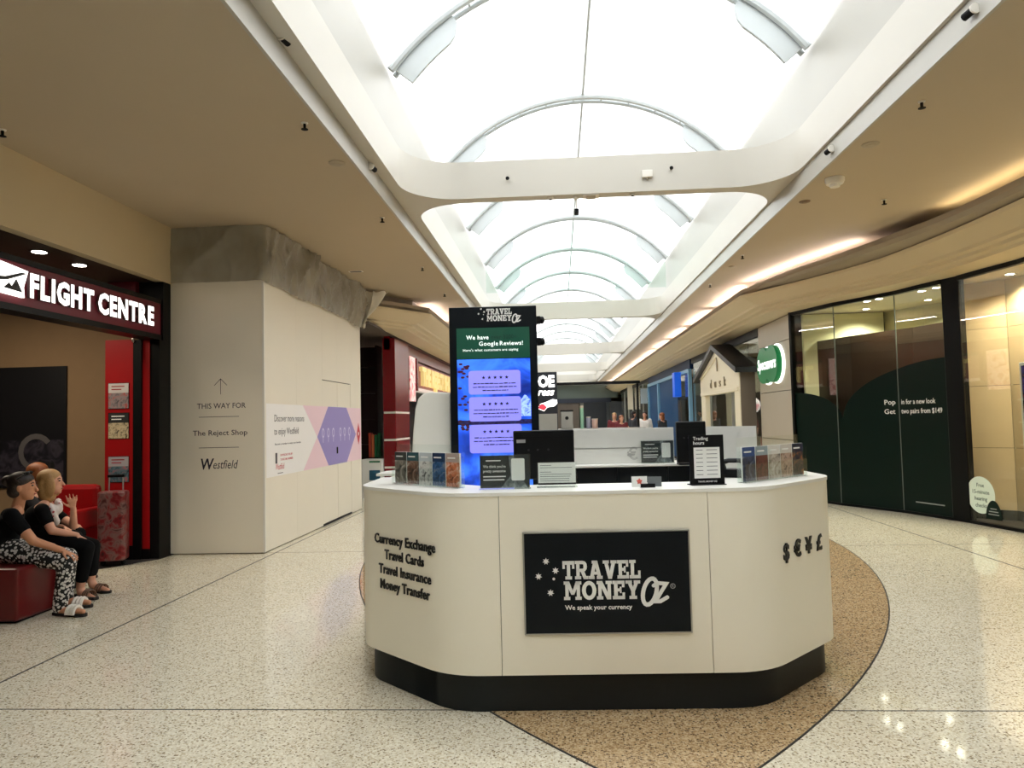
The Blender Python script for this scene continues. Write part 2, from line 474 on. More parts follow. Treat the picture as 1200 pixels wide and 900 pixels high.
for y in RIBY:
    if not YB[0] + .1 < y < YB[-1] - .1: continue
    mb = MB()
    an = [A0 * (-1 + 2 * k / 36) for k in range(37)]
    mb.tube([arc(RAD - .05, a) + V((0, y - .05, 0)) for a in an], .042, 8)
    mb.tube([arc(RAD - .07, a) + V((0, y + .07, 0)) for a in an], .03, 8)
    for a in an[2:-2:3]:
        mb.tube([arc(RAD - .05, a) + V((0, y - .05, 0)), arc(RAD - .07, a) + V((0, y + .07, 0))], .012, 6)
    rb = put('rib', mb, m_rib, sky, smooth=True)
    for s in (-1, 1):
        pts = []
        q = [A0 * (.985 - .34 * k / 8) for k in range(9)]
        o_ = [arc(RAD - .04, s * a) for a in q]; i_ = [arc(RAD - .30 + (.13 * max(0, (k - 6) / 2) ** 2), s * a) for k, a in enumerate(q)]
        poly = [(p.x, p.z) for p in o_ + i_[::-1]]
        put('gusset', MB().fprism(poly, (0, y, 0), X1, Z1, -.02, .02), m_rib, rb)
spine = MB().tube([arc(RAD - .03, 0) + V((0, YB[0], 0)), arc(RAD - .03, 0) + V((0, YB[-1], 0))], .022, 6)
put('ridge_cable', spine, m_rib, sky)
for yy in (YB[0], YB[-1]):
    pts = [(arc(RAD + .02, a).x, arc(RAD + .02, a).z) for a in [A0 * (-1 + 2 * k / 24) for k in range(25)]] + [(XR + .05, ZC), (XL - .05, ZC)]
    put('end_panel', MB().fprism(pts[::-1], (0, yy, 0), X1, Z1, -.05, .05), m_white, sky)
# glass smoke baffle under one rib
m_baf = glass('green_tinted_glass', (243, 250, 247), 1.15)
cuts = [XL + .02, CX - .84, CX + .84, XR - .02]
for a, b in zip(cuts[:-1], cuts[1:]):
    a += .006; b -= .006
    top = [(a + (b - a) * k / 10) for k in range(11)]
    pts = [(a, ZU + .02), (b, ZU + .02)] + [(x, ZCN + math.sqrt(max(.01, (RAD - .1) ** 2 - (x - CX) ** 2))) for x in top[::-1]]
    put('baffle_pane', MB().fprism(pts, (0, 16.95, 0), X1, Z1, -.005, .005), m_baf, sky)

# outer shell of the building behind the shops
m_shell = M('dark_shop_wall', (92, 84, 74), .8, var=.05)
m_pale = M('pale_shop_wall', (196, 186, 168), .8, var=.04)
struct('wall_left', MB().box(-8.5, -6, 0, -8.4, 56, ZC), m_shell)
struct('wall_right', MB().box(9.2, -6, 0, 9.3, 56, ZC), m_shell)
struct('wall_back', MB().box(-8.5, -6.1, 0, 9.3, -6, ZC), m_pale)
struct('wall_far', MB().box(-8.5, 56, 0, 9.3, 56.1, ZC), m_shell)

# ---- right bulkhead: stations (light-trough lip, fascia top, shopfront line)
ST = [((4.45, -6), (4.60, -6), (5.42, -6)), ((4.50, 3), (4.66, 3), (5.46, 3)), ((4.55, 6.2), (4.70, 6.3), (5.48, 6.6)),
      ((4.52, 7.3), (4.69, 7.5), (5.47, 7.9)), ((4.44, 8.4), (4.66, 8.5), (5.45, 8.8)), ((4.27, 9.25), (4.58, 9.4), (5.33, 9.7)),
      ((4.0, 10.35), (4.40, 10.4), (5.10, 10.5)), ((3.63, 11.6), (3.94, 11.55), (4.62, 11.5)), ((3.32, 13.15), (3.25, 12.95), (4.09, 12.85))]
def catmull(P, sub=5):
    out = []
    for i in range(len(P) - 1):
        p0 = P[max(0, i - 1)]; p1 = P[i]; p2 = P[i + 1]; p3 = P[min(len(P) - 1, i + 2)]
        for k in range(sub):
            t = k / sub
            out.append(tuple(.5 * (2 * b + (c - a) * t + (2 * a - 5 * b + 4 * c - d) * t * t + (3 * b - a - 3 * c + d) * t ** 3) for a, b, c, d in zip(p0, p1, p2, p3)))
    out.append(P[-1]); return out
flat = [a + b + c for a, b, c in ST]
R_ST = [(q[0:2], q[2:4], q[4:6]) for q in catmull(flat)] + [((3.32, 56), (3.25, 56), (4.09, 56))]
L_ST = [((-3.42, 12.42), (-3.4, 12.42), (-4.2, 12.42)), ((-2.47, 14.0), (-2.43, 13.9), (-3.27, 13.75)), ((-2.47, 56), (-2.43, 56), (-3.27, 56))]
FP = [(0, 3.57), (.03, 3.53), (.30, 3.395), (.32, 3.36), (.42, 3.345), (.44, 3.31), (.54, 3.295), (.56, 3.26), (.98, 3.225), (1, 3.225)]
m_fascia = M('cream_bulkhead_paint', (206, 190, 158), .6, var=.025, scale=1.5)
m_lip = M('taupe_trough_paint', (150, 138, 122), .6, var=.03)
def mixp(a, b, t): return (a[0] + (b[0] - a[0]) * t, a[1] + (b[1] - a[1]) * t)
def bulkhead(name, ST):
    rows = []
    for L, F, G in ST: rows.append([(*mixp(F, G, t), z) for t, z in FP] + [(*G, ZC)])
    b = struct(name, MB().loft(rows), m_fascia)
    rows = []
    for L, F, G in ST:
        rows.append([(*mixp(F, G, .35), 3.58), (*mixp(F, G, .16), 3.575), (*mixp(L, G, .07), 3.60), (*mixp(L, G, .015), 3.64), (*L, 3.70), (*mixp(L, G, .03), 3.705), (*mixp(L, G, .05), 3.68), (*mixp(L, G, .4), 3.68), (*mixp(L, G, .4), ZC)])
    put('light_trough', MB().loft(rows), m_lip, b, smooth=False)
    rows = []
    for L, F, G in ST: rows.append([(*F, 3.57), (*mixp(F, G, .36), 3.575)])
    put('fascia_ledge', MB().loft(rows), m_fascia, b)
    return b
bh_r = bulkhead('trim_3', R_ST)
bh_l = bulkhead('trim_4', L_ST)
def tubes(parent, pts, mat, r=.016):
    put('fluorescent_tube', MB().tube([(x, y, 3.715) for x, y in pts], r, 8), mat, parent)
tr = [mixp(L, G, .11) for L, F, G in R_ST]
near = [p for p in tr if p[1] < 8.75]; far = [p for p in tr if 10.1 < p[1] < 14]
tubes(bh_r, [p for p in near if p[1] > 2.5], m_tubey)
tubes(bh_r, far, m_tubew)
y = 13.4
while y < 48:
    tubes(bh_r, [(tr[-2][0], y), (tr[-2][0], y + 2.6)], m_tubew)
    tubes(bh_l, [(-2.57, y + .9), (-2.57, y + 3.5)], m_tubew)
    y += 3.1

# ---- right shopfront line and rooms
m_head = M('black_window_frame', (7, 9, 9), .45, var=.1, spec=.15)
GL = [(5.50, 7.9), (5.47, 8.85), (5.29, 9.82), (5.21, 10.08), (4.95, 10.90), (4.44, 11.88), (4.09, 12.85)]

# floor plate inside shops (dark boards)
m_dkfloor = M('dark_shop_floor', (46, 40, 36), .35, var=.1)
put('shop_floor', MB().prism([(5.50, 9.9), (5.62, 8.9), (5.65, 7.5), (5.6, 3), (9.1, 3), (9.1, 12.8), (4.5, 12.8)], -.01, .004), m_dkfloor, floor)

# ================================================================== THE CURRENCY KIOSK
KL = V((.21, 3.70, 0)); KR = R_(2.0)
KM = Matrix.Translation(KL) @ Matrix.Rotation(KR, 4, 'Z')
KI = KM.inverted()
ko = thing('currency_exchange_kiosk', 'cream currency exchange kiosk counter with dark plinth and black advertising panel', 'kiosk', KL, KR)
HW, HF, DP = 1.365, .80, 2.35
oct_ = [(-HF, 0), (HF, 0), (HW, .56), (HW, 1.75), (.85, DP), (-.85, DP), (-HW, 1.75), (-HW, .56)]
KP = rounded(oct_, [.42, .42, .30, .25, .25, .25, .25, .30], 9)       # counter-clockwise seen from above, inside on the left
ZB, ZT = .195, 1.105
def loc(name, mb, mat, parent=ko, **k): return put(name, mb, mat, parent, world=False, **k)
pl = offset(KP, .05, True)
pi_ = offset(pl, .03, True)
loc('plinth', strip(pl + pl[:1], pi_ + pi_[:1], 0, ZB + .005), m_plinth, smooth=True)
# skin panels between seams
def pathlen(P):
    s = [0]
    for a, b in zip(P[:-1], P[1:]): s.append(s[-1] + (V(b) - V(a)).length)
    return s
closed = KP + KP[:1]
SL = pathlen(closed)
def at_s(s):
    s = s % SL[-1]
    for i in range(len(SL) - 1):
        if SL[i] <= s <= SL[i + 1] + 1e-9:
            t = (s - SL[i]) / max(1e-9, SL[i + 1] - SL[i]); return mixp(closed[i], closed[i + 1], t)
def s_near(p):
    return min((( (V(at_s(k * SL[-1] / 2000)) - V(p)).length, k * SL[-1] / 2000) for k in range(2000)))[1]
s_a, s_b = s_near((-.525, 0)), s_near((.525, 0))
s_c, s_d = s_near((HW, 1.2)), s_near((-HW, 1.2))
s_e = s_near((0, DP))
def seg(s0, s1):
    if s1 < s0: s1 += SL[-1]
    inner_s = [s0 + .0015] + [q for k in (0, SL[-1]) for q in [x + k for x in SL[:-1]] if s0 + .004 < q < s1 - .004] + [s1 - .0015]
    return [at_s(q) for q in inner_s]
for a, b in ((s_a, s_b), (s_b, s_c), (s_c, s_e), (s_e, s_d), (s_d, s_a)):
    P = seg(a, b); Q = offset(P, .035)
    loc('body_panel', strip(P, Q, ZB, ZT - .018), m_kiosk, smooth=True)
inner = offset(KP, .03, True); P2 = offset(KP, .05, True)
loc('seam_backing', strip(inner + inner[:1], P2 + P2[:1], ZB + .01, ZT - .02), m_plinth)
# transaction ledge on the front half, lower desk inside
fs_ = seg(s_d, s_c); fi = offset(fs_, .40)
loc('counter_top', strip(offset(fs_, -.004), fi, ZT - .018, ZT), m_ktop, smooth=True)
loc('inner_panel', strip(offset(fs_, .37), fi, .72, ZT - .018), m_kiosk, smooth=True)
di = offset(fs_, .85)
loc('staff_desk', strip(offset(fs_, .05), di, .70, .73), m_ktop)
# back unit: dark cupboards, pale upstand with ledge, the symbols seen through it
bx0, bx1 = -.1, 1.05
for k in range(3):
    x0 = bx0 + (bx1 - bx0) * k / 3
    loc('cupboard_door', MB().box(x0 + .006, 1.86, .05, x0 + (bx1 - bx0) / 3 - .006, 1.88, 1.09), m_navy, bevel=.002)
loc('back_carcass', MB().box(bx0, 1.88, .02, bx1, 2.24, 1.095), m_plinth)
loc('back_ledge', MB().box(bx0 - .02, 1.80, 1.098, bx1 + .02, 2.24, 1.115), m_ktop, bevel=.003)
m_frost = M('streaky_grey_laminate', (214, 214, 208), .3, var=.07, scale=5)
bp = loc('back_upstand', MB().box(bx0, 1.96, 1.115, .74, 1.985, 1.385), m_frost, bevel=.003)
loc('upstand_groove', MB().box(bx0 + .005, 1.957, 1.232, .735, 1.962, 1.238), m_alu, bp)
text('euro_mark', '€', .09, M('grey_print', (176, 176, 172), .5), bp, (.42, 1.9595, 1.145), X1, Z1, .001, .02, world=False)
wing = MB().prism([(.98, 1.95), (1.30, 1.72), (1.31, 1.75), (.99, 1.985)], .9, 1.385)
loc('back_upstand', wing, m_frost)
loc('back_ledge', MB().prism([(.95, 1.85), (1.28, 1.58), (1.31, 1.75), (.99, 1.985)], 1.0, 1.02), m_ktop)

# front advertising panel
fr = loc('advertising_panel', MB().box(-.41, -.012, .395, .425, .012, .905), m_chrome, bevel=.002)
loc('panel_face', MB().box(-.402, -.014, .403, .417, -.006, .897), m_navy, fr)

SLAB = {
 'T': (.86, [(.31, 0, .55, 1), (0, .8, .86, 1), (0, .58, .17, 1), (.69, .58, .86, 1), (.19, 0, .67, .17)], []),
 'R': (.95, [(.1, 0, .34, 1), (0, 0, .44, .17), (0, .83, .4, 1), (.1, .82, .6, 1), (.1, .40, .6, .57), (.62, 0, .96, .17)],
       [[(.55, 1), (.74, .96), (.85, .84), (.87, .7), (.85, .56), (.74, .44), (.55, .40), (.55, .57), (.62, .61), (.62, .79), (.55, .82)], [(.40, .45), (.66, .45), (.90, 0), (.62, 0)]]),
 'A': (1.0, [(.25, .24, .75, .40), (0, 0, .42, .17), (.58, 0, 1, .17), (.24, .84, .62, 1)], [[(.06, 0), (.31, 0), (.62, 1), (.36, 1)], [(.69, 0), (.94, 0), (.64, 1), (.38, 1)]]),
 'V': (1.0, [(0, .83, .44, 1), (.56, .83, 1, 1)], [[(.07, 1), (.33, 1), (.62, 0), (.37, 0)], [(.67, 1), (.93, 1), (.63, 0), (.38, 0)]]),
 'E': (.84, [(.1, 0, .34, 1), (0, .82, .80, 1), (0, 0, .82, .18), (.3, .42, .6, .58), (.63, .64, .80, 1), (.65, 0, .82, .36), (.48, .33, .6, .67)], []),
 'L': (.80, [(.1, 0, .34, 1), (0, .83, .46, 1), (0, 0, .79, .18), (.62, 0, .79, .42)], []),
 'M': (1.18, [(.1, 0, .32, 1), (.86, 0, 1.08, 1), (0, 0, .42, .17), (.76, 0, 1.18, .17), (0, .83, .36, 1), (.82, .83, 1.18, 1)], [[(.1, 1), (.37, 1), (.69, .28), (.49, .28)], [(.81, 1), (1.08, 1), (.69, .28), (.49, .28)]]),
 'N': (1.02, [(.1, 0, .32, 1), (.72, 0, .94, 1), (0, 0, .42, .17), (.60, .83, 1.02, 1), (0, .83, .3, 1)], [[(.1, 1), (.37, 1), (.94, 0), (.67, 0)]]),
 'Y': (.98, [(.37, 0, .61, .46), (0, .83, .43, 1), (.55, .83, .98, 1), (.24, 0, .74, .17)], [[(.07, 1), (.33, 1), (.61, .4), (.38, .4)], [(.65, 1), (.91, 1), (.61, .4), (.38, .4)]]),
}
def slab_word(mb, w, h, O, Rv, U, d0, d1, width=None, gap=.05, sl=0.):
    ad = sum((.96 if c == 'O' else SLAB[c][0]) + gap for c in w) - gap
    kx = (width / ad) if width else h
    x = 0
    T = lambda p: ((x + p[0]) * kx + sl * p[1] * h, p[1] * h)
    for c in w:
        if c == 'O':
            n = 24
            po = [(.48 + .48 * math.cos(2 * math.pi * k / n), .5 + .51 * math.sin(2 * math.pi * k / n)) for k in range(n)]
            pn = [(.48 + .22 * math.cos(2 * math.pi * k / n), .5 + .30 * math.sin(2 * math.pi * k / n)) for k in range(n)]
            for k in range(n):
                q = (k + 1) % n; mb.fprism([T(pn[k]), T(po[k]), T(po[q]), T(pn[q])], O, Rv, U, d0, d1)
            x += .96 + gap; continue
        wd, rects, polys = SLAB[c]
        for a, b, c2, d in rects: mb.fprism([T((a, b)), T((c2, b)), T((c2, d)), T((a, d))], O, Rv, U, d0, d1)
        for p in polys: mb.fprism([T(q) for q in p], O, Rv, U, d0, d1)
        x += wd + gap
    return mb
def oz_logo(parent, O, Rv, U, w, world, mat, d=.0015, tagline=True, small=False):
    """white emblem: star cluster, two slab words, brushed Oz; w = overall width"""
    O = V(O); k = w / 1.66                                   # design units: 1.66 wide
    P = lambda a, b: O + V(Rv) * (a * k) + V(U) * (b * k)
    for a, b in ((.13, .50), (.25, .38), (.03, .31), (.18, .10)):
        put('star_emblem', MB().fprism([(p[0] * .046 * k, p[1] * .046 * k) for p in star(7, 1, .5)], P(a, b), Rv, U, 0, d), mat, parent, world=world)
    put('star_emblem', MB().fprism(circle(.018 * k, 10), P(.225, .275), Rv, U, 0, d), mat, parent, world=world)
    mb = MB(); slab_word(mb, 'TRAVEL', .235 * k, P(.34, .265), Rv, U, 0, d, 1.0 * k, .03)
    put('lettering', mb, mat, parent, world=world)
    mb = MB(); slab_word(mb, 'MONEY', .235 * k, P(.35, .005), Rv, U, 0, d, .98 * k, .03)
    put('lettering', mb, mat, parent, world=world)
    mb = MB()
    o = [(1.45 + .085 * math.cos(t) + .035 * math.sin(t), .095 + .165 * math.sin(t)) for t in [R_(100 + 360 * j / 22) for j in range(23)]]
    z = [(1.50, .17), (1.56, .20), (1.66, .19), (1.60, .10), (1.52, -.03), (1.58, -.03), (1.67, .02)]
    f = lambda L: [(a * k, b * k) for a, b in L]
    ribbon(mb, f(o), .052 * k, O, Rv, U, 0, d * 1.3); ribbon(mb, f(z), .048 * k, O, Rv, U, 0, d * 1.3)
    put('lettering', mb, mat, parent, world=world)
    if tagline:
        text('lettering', 'We speak your currency', .058 * k, mat, parent, P(.79, -.12), Rv, U, d, .018, fit=.86 * k, world=world)
        mb = MB(); 
        for j in range(16):
            a0, a1 = 2 * math.pi * j / 16, 2 * math.pi * (j + 1) / 16
            mb.fprism([(math.cos(a0) * .024 * k, math.sin(a0) * .024 * k), (math.cos(a1) * .024 * k, math.sin(a1) * .024 * k), (math.cos(a1) * .034 * k, math.sin(a1) * .034 * k), (math.cos(a0) * .034 * k, math.sin(a0) * .034 * k)], P(1.745, .16), Rv, U, 0, d)
        put('registered_mark', mb, M('grey_vinyl', (150, 152, 150), .5), parent, world=world)
        text('registered_mark', 'R', .028 * k, M('grey_vinyl'), parent, P(1.745, .147), Rv, U, d, .02, world=world)
oz_logo(fr, (-.345, -.0145, .565), X1, Z1, .645, False, m_letter_w)

# raised black words on the left facet, symbols on the right facet
lf0, lf1 = V((-HW, .56, 0)), V((-HF, 0, 0)); lr = (lf1 - lf0).normalized(); lc = (lf0 + lf1) / 2
for k, (s, w) in enumerate((('Currency Exchange', .56), ('Travel Cards', .36), ('Travel Insurance', .48), ('Money Transfer', .455))):
    o = text('lettering', s, .052, m_letter_k, ko, lc + lr * .035 + V((0, 0, .798 - .083 * k)), lr, Z1, .006, .016, fit=w, world=False, space=1.08)
    o['label'] = 'raised black lettering'
rf0, rf1 = V((HF, 0, 0)), V((HW, .56, 0)); rr = (rf1 - rf0).normalized(); rc = (rf0 + rf1) / 2
for k, s in enumerate('$€¥£'):
    o = text('currency_symbol', s, .082, m_letter_k, ko, rc + rr * (-.185 + .128 * k) + V((0, 0, .715)), rr, Z1, .007, .03, world=False)
    o['label'] = 'raised black currency symbol'

# ---- things standing on the counter
ZK = ZT + .0005
def acrylic_box(mb, x0, y0, x1, y1, z0, z1, t=.003):
    mb.box(x0, y0, z0, x1, y0 + t, z1); mb.box(x0, y1 - t, z0, x1, y1, z1)
    mb.box(x0, y0 + t, z0, x0 + t, y1 - t, z1); mb.box(x1 - t, y0 + t, z0, x1, y1 - t, z1); mb.box(x0 + t, y0 + t, z0, x1 - t, y1 - t, z0 + t)
def leaflet_rack(a, b, label, looks, group, tall):
    """clear rack along a-b (left to right), five leaflets standing in it"""
    a = V(a); b = V(b); d = (b - a); L = d.length; rz = math.atan2(d.y, d.x)
    r = thing('brochure_rack', label, 'brochure rack', (a.x, a.y, ZK), rz)
    mb = MB(); acrylic_box(mb, 0, 0, L, .055, 0, .10)
    put('front_tray', mb, m_acry, r, world=False)
    mb = MB(); mb.box(0, .052, 0, L, .056, tall)
    for k in range(6): mb.box(k * (L - .003) / 5, 0.004, .003, k * (L - .003) / 5 + .003, .052, .17)
    put('back_board', mb, m_acry, r, world=False)
    w = L / 5 - .008
    for k, (cols, lab, title) in enumerate(looks):
        mm = Matrix.Translation((a.x, a.y, ZK)) @ Matrix.Rotation(rz, 4, 'Z')
        bl = thing('brochure', lab, 'brochure', mm @ V((k * (L - .003) / 5 + .0055 + w / 2, .028, .004)), rz, group)
        put('pages', MB().box(-w / 2, -.005, 0, w / 2, .005, .185), m_paper, bl, world=False)
        put('cover_picture', MB().box(-w / 2, -.0062, 0, w / 2, -.005, .135), picture('cover_' + str(cols), cols, 14 + 3 * k), bl, world=False)
        put('title_band', MB().box(-w / 2, -.0062, .135, w / 2, -.005, .185), M('band_' + str(title), title, .4), bl, world=False)
        put('title_line', MB().box(-w * .38, -.007, .155, w * .2, -.0062, .163), m_letter_w, bl, world=False)
    return r
leaflet_rack((-1.02, 4.36), (-.56, 3.93), 'clear acrylic brochure rack on the left end of the kiosk counter',
    [([(30, 32, 34), (150, 140, 126), (230, 228, 222)], 'brochure with grey cover, leftmost in the left acrylic rack', (60, 62, 60)),
     ([(40, 34, 30), (120, 84, 66), (196, 186, 170)], 'brochure with brown picture, second in the left acrylic rack', (48, 88, 94)),
     ([(40, 42, 44), (222, 220, 214), (150, 146, 140)], 'pale white brochure, middle one in the left acrylic rack', (196, 204, 206)),
     ([(14, 30, 56), (40, 90, 140), (150, 150, 146)], 'brochure with blue picture, fourth in the left acrylic rack', (20, 48, 84)),
     ([(60, 30, 20), (206, 116, 70), (226, 206, 190)], 'brochure with orange picture, rightmost in the left acrylic rack', (176, 160, 150))],
    'brochures in the left acrylic rack', .235)
leaflet_rack((.985, 3.945), (1.455, 4.40), 'clear acrylic brochure rack on the right end of the kiosk counter',
    [([(20, 22, 30), (60, 66, 90), (150, 160, 176)], 'brochure with dark blue cover, leftmost in the right acrylic rack', (44, 74, 130)),
     ([(50, 30, 26), (116, 62, 54), (60, 40, 36)], 'brochure with maroon cover, second in the right acrylic rack', (150, 164, 170)),
     ([(222, 218, 210), (190, 176, 160), (70, 60, 54)], 'cream brochure, middle one in the right acrylic rack', (226, 222, 214)),
     ([(70, 44, 36), (200, 170, 150), (120, 70, 50)], 'brochure with reddish picture, fourth in the right acrylic rack', (214, 206, 196)),
     ([(16, 20, 34), (40, 44, 66), (180, 110, 60)], 'brochure with navy and orange cover, rightmost in the right acrylic rack', (20, 32, 66))],
    'brochures in the right acrylic rack', .24)

def awesome_sign(loc_, rz, w, h, label):
    r = thing('acrylic_sign', label, 'sign', loc_, rz)
    put('clear_holder', MB().box(-w / 2 - .006, -.0075, 0, w / 2 + .006, -.0055, h + .012).box(-w / 2 - .006, .0045, 0, w / 2 + .006, .0065, h + .012).box(-w / 2 - .006, -.03, 0, w / 2 + .006, .03, .004), m_acry, r, world=False)
    put('printed_card', MB().box(-w / 2, -.003, .006, w / 2, .003, h + .006), M('slate_print', (42, 48, 50), .4), r, world=False)
    put('road_picture', MB().fprism([(-.02 * w / .24, 0), (.11 * w / .24, 0), (.06 * w / .24, h * .55), (.045 * w / .24, h), (.02 * w / .24, h), (.03 * w / .24, h * .4)], (0, -.0032, .006), X1, Z1, 0, .0004), picture('road_print', [(70, 78, 80), (110, 118, 120), (150, 158, 158)], 30), r, world=False)
    put('white_code_card', MB().fprism(rrect(w * .27, h * .68, .008, w * .27, h * .56), (0, -.0034, .006), X1, Z1, 0, .0006), m_paper, r, world=False)
    f = w / .24
    put('small_logo', MB().box(-w * .38, -.0038, h * .86, -w * .08, -.0034, h * .895), m_letter_w, r, world=False)
    for k, s in enumerate(("We think you're", 'pretty awesome')):
        text('lettering', s, .013 * f, m_letter_w, r, (-w * .21, -.0034, h * (.66 - .14 * k)), X1, Z1, .0004, .012, fit=w * .46, world=False)
    for k in range(2): put('print_line', MB().box(-w * .44, -.0038, h * (.37 - .1 * k), w * (.02 - .03 * k), -.0034, h * (.405 - .1 * k)), m_letter_w, r, world=False)
    return r
p = zp(592, 573, ZK); awesome_sign((p.x, p.y, ZK), R_(2), .262, .172, "slate-grey acrylic sign reading We think you're pretty awesome on the front counter ledge")
bk = KM @ V((.60, 1.90, 1.1155)); awesome_sign(bk, R_(2), .245, .165, 'small slate-grey acrylic sign leaning on the pale back upstand of the kiosk')

# A5 notice in clear stand
p = zp(653, 571, ZK)
r = thing('notice_stand', 'white printed notice in clear acrylic stand beside the monitor', 'notice', (p.x, p.y, ZK), R_(1))
put('clear_holder', MB().box(-.108, -.0065, 0, .108, -.0045, .135).box(-.108, -.03, 0, .108, .04, .004), m_acry, r, world=False)
put('paper_sheet', MB().box(-.1, -.0025, .014, .1, 0, .132), m_paper, r, world=False)
m_ink = M('grey_ink', (96, 98, 100), .8)
mb = MB()
for k in range(8):
    if k == 2: continue
    mb.box(-.09, -.0029, .116 - .0118 * k, -.09 + (.06 if k in (0, 3) else .165 + .01 * math.sin(k * 7)), -.0025, .1185 - .0118 * k)
put('print_lines', mb, m_ink, r, world=False)
put('black_footer', MB().box(-.1, -.0029, .0142, .1, -.0025, .024), m_navy, r, world=False)

# trading hours sign
p = zp(829, 568, ZK)
r = thing('trading_hours_sign', 'black trading hours sign with white timetable standing on the kiosk counter', 'sign', (p.x, p.y, ZK), R_(8))
put('black_board', MB().box(-.093, -.006, 0, .093, .004, .262), m_blackm, r, world=False, bevel=.001)
put('foot', MB().box(-.093, -.03, 0, .093, .05, .004), m_blackm, r, world=False)
put('paper_sheet', MB().box(-.07, -.0072, .035, .07, -.006, .197), m_paper, r, world=False)
for k, s in enumerate(('Trading', 'hours')):
    text('lettering', s, .0175, m_letter_w, r, (-.072, -.0065, .236 - .0235 * k), X1, Z1, .0006, .012, align='LEFT', world=False, space=1.05)
mb = MB()
for k in range(7):
    z = .182 - .0215 * k
    mb.box(-.058, -.0077, z, -.022, -.0072, z + .003); mb.box(-.002, -.0077, z, .056, -.0072, z + .003)
put('print_lines', mb, m_ink, r, world=False)
text('lettering', 'TRAVEL MONEY OZ', .008, m_letter_w, r, (0, -.0065, .014), X1, Z1, .0005, .02, world=False)

# business cards
p = zp(757, 571, ZK)
r = thing('card_holder', 'small clear card holder with a red and white card on the front ledge', 'card holder', (p.x, p.y, ZK), R_(2))
put('tray', MB().box(-.03, -.02, 0, .045, -.017, .02).box(-.03, -.02, 0, .045, .02, .003), m_blackm, r, world=False)
c1 = put('card', MB().box(-.075, -.012, .003, .005, -.010, .058), m_paper, r, world=False)
put('red_print', MB().fprism(star(5, .017, .6), (-.035, -.0122, .032), X1, Z1, 0, .0004), M('coral_print', (214, 96, 84), .6), c1, world=False)
put('card', MB().box(.008, -.008, .003, .08, -.006, .055), M('slate_card', (104, 110, 112), .5), r, world=False)

# monitors (backs towards the customer) on the staff desk
def monitor(x0, x1, ztop, Y, label, stand_z, sticker):
    w = x1 - x0; cx = (x0 + x1) / 2
    r = thing('computer_monitor', label, 'monitor', (cx, Y, stand_z), R_(2))
    h = ztop - stand_z
    put('base', MB().prism(rrect(.2, .15, .03), 0, .012), m_black, r, world=False)
    put('neck', MB().box(-.03, .0, .012, .03, .03, h * .5), m_black, r, world=False)
    b = put('back_shell', MB().box(-w / 2, -.03, h - .30, w / 2, .012, h), m_black, r, world=False, bevel=.008)
    put('shell_ridge', MB().box(-w / 2 + .003, -.034, h - .045, w / 2 - .003, -.03, h - .041), m_blackm, b, world=False)
    if sticker: put('label_sticker', MB().box(-w / 2 + .02, -.0315, h - .075, -w / 2 + .075, -.03, h - .055), M('grey_sticker', (150, 150, 150), .6), b, world=False)
    for s in (-.1, -.04, .03):
        put('screw', MB().fprism(circle(.007, 10), (s * w / .4, -.03, h - .12), X1, Z1, 0, .001), M('dull_screw', (60, 60, 62), .4, .8), b, world=False)
    put('screen', MB().box(-w / 2 + .01, .012, h - .29, w / 2 - .01, .0135, h - .01), M('dark_screen', (20, 30, 44), .2, emit=.3), r, world=False)
monitor(-.285, .088, 1.404, 4.5, 'large black computer monitor seen from behind on the kiosk desk', .731, True)
q = KM @ V((.735, 1.70, 0))
monitor(.855, 1.07, 1.43, 5.42, 'small black till screen standing at the back of the kiosk', 1.1155, False)

# dark round desk phone and mug shapes behind the hours sign
p = yp(862, 560, 4.35)
r = thing('desk_phone', 'black desk phone with curled handset behind the trading hours sign', 'phone', (p.x, 4.35, 1.1055), R_(-20))
put('body', MB().prism(rrect(.13, .11, .02), 0, .05), m_black, r, world=False, bevel=.006)
put('handset', MB().tube([(-.06, -.05, .045), (-.07, -.05, .09), (-.03, -.05, .1), (.03, -.05, .1), (.07, -.05, .09), (.06, -.05, .045)], [.02, .024, .014, .014, .024, .02], 10), m_black, r, world=False, smooth=True)

# ---- digital totem in the kiosk
TX = (-.497, 5.62, 0)
r = thing('digital_totem', 'tall black digital totem with blue review screen behind the kiosk counter', 'digital totem', TX, R_(2))
put('housing', MB().box(-.343, 0, 0, .343, .12, 2.362), m_navy, r, world=False, bevel=.006)
m_scr_b = picture('lake_photo_screen', [(10, 30, 110), (26, 70, 190), (56, 116, 232), (22, 50, 160)], 3., .3, .8, 4, .8)
scr = put('screen', MB().box(-.285, -.004, .85, .285, .001, 1.95), m_scr_b, r, world=False)
m_scr_g = M('screen_green', (16, 66, 50), .3, emit=.4)
m_scr_p = M('screen_lilac', (134, 132, 232), .3, emit=.62)
m_scr_t = M('screen_text', (24, 22, 60), .4)
m_scr_w = M('screen_white', (235, 245, 240), .3, emit=.7)
put('header_panel', MB().box(-.285, -.005, 1.955, .285, .001, 2.195), m_scr_g, r, world=False)
text('lettering', 'We have', .033, m_scr_w, r, (-.122, -.0055, 2.105), X1, Z1, .0006, .012, fit=.175, space=1.08, world=False)
text('lettering', 'over 3000+', .033, M('screen_dark_green', (10, 44, 36), .3, emit=.3), r, (.085, -.0055, 2.105), X1, Z1, .0006, .012, fit=.20, space=1.08, world=False)
text('lettering', 'Google', .033, m_scr_w, r, (-.035, -.0055, 2.055), X1, Z1, .0006, .012, fit=.15, space=1.08, world=False)
text('lettering', 'Reviews!', .033, m_scr_w, r, (.143, -.0055, 2.055), X1, Z1, .0006, .012, fit=.18, space=1.08, world=False)
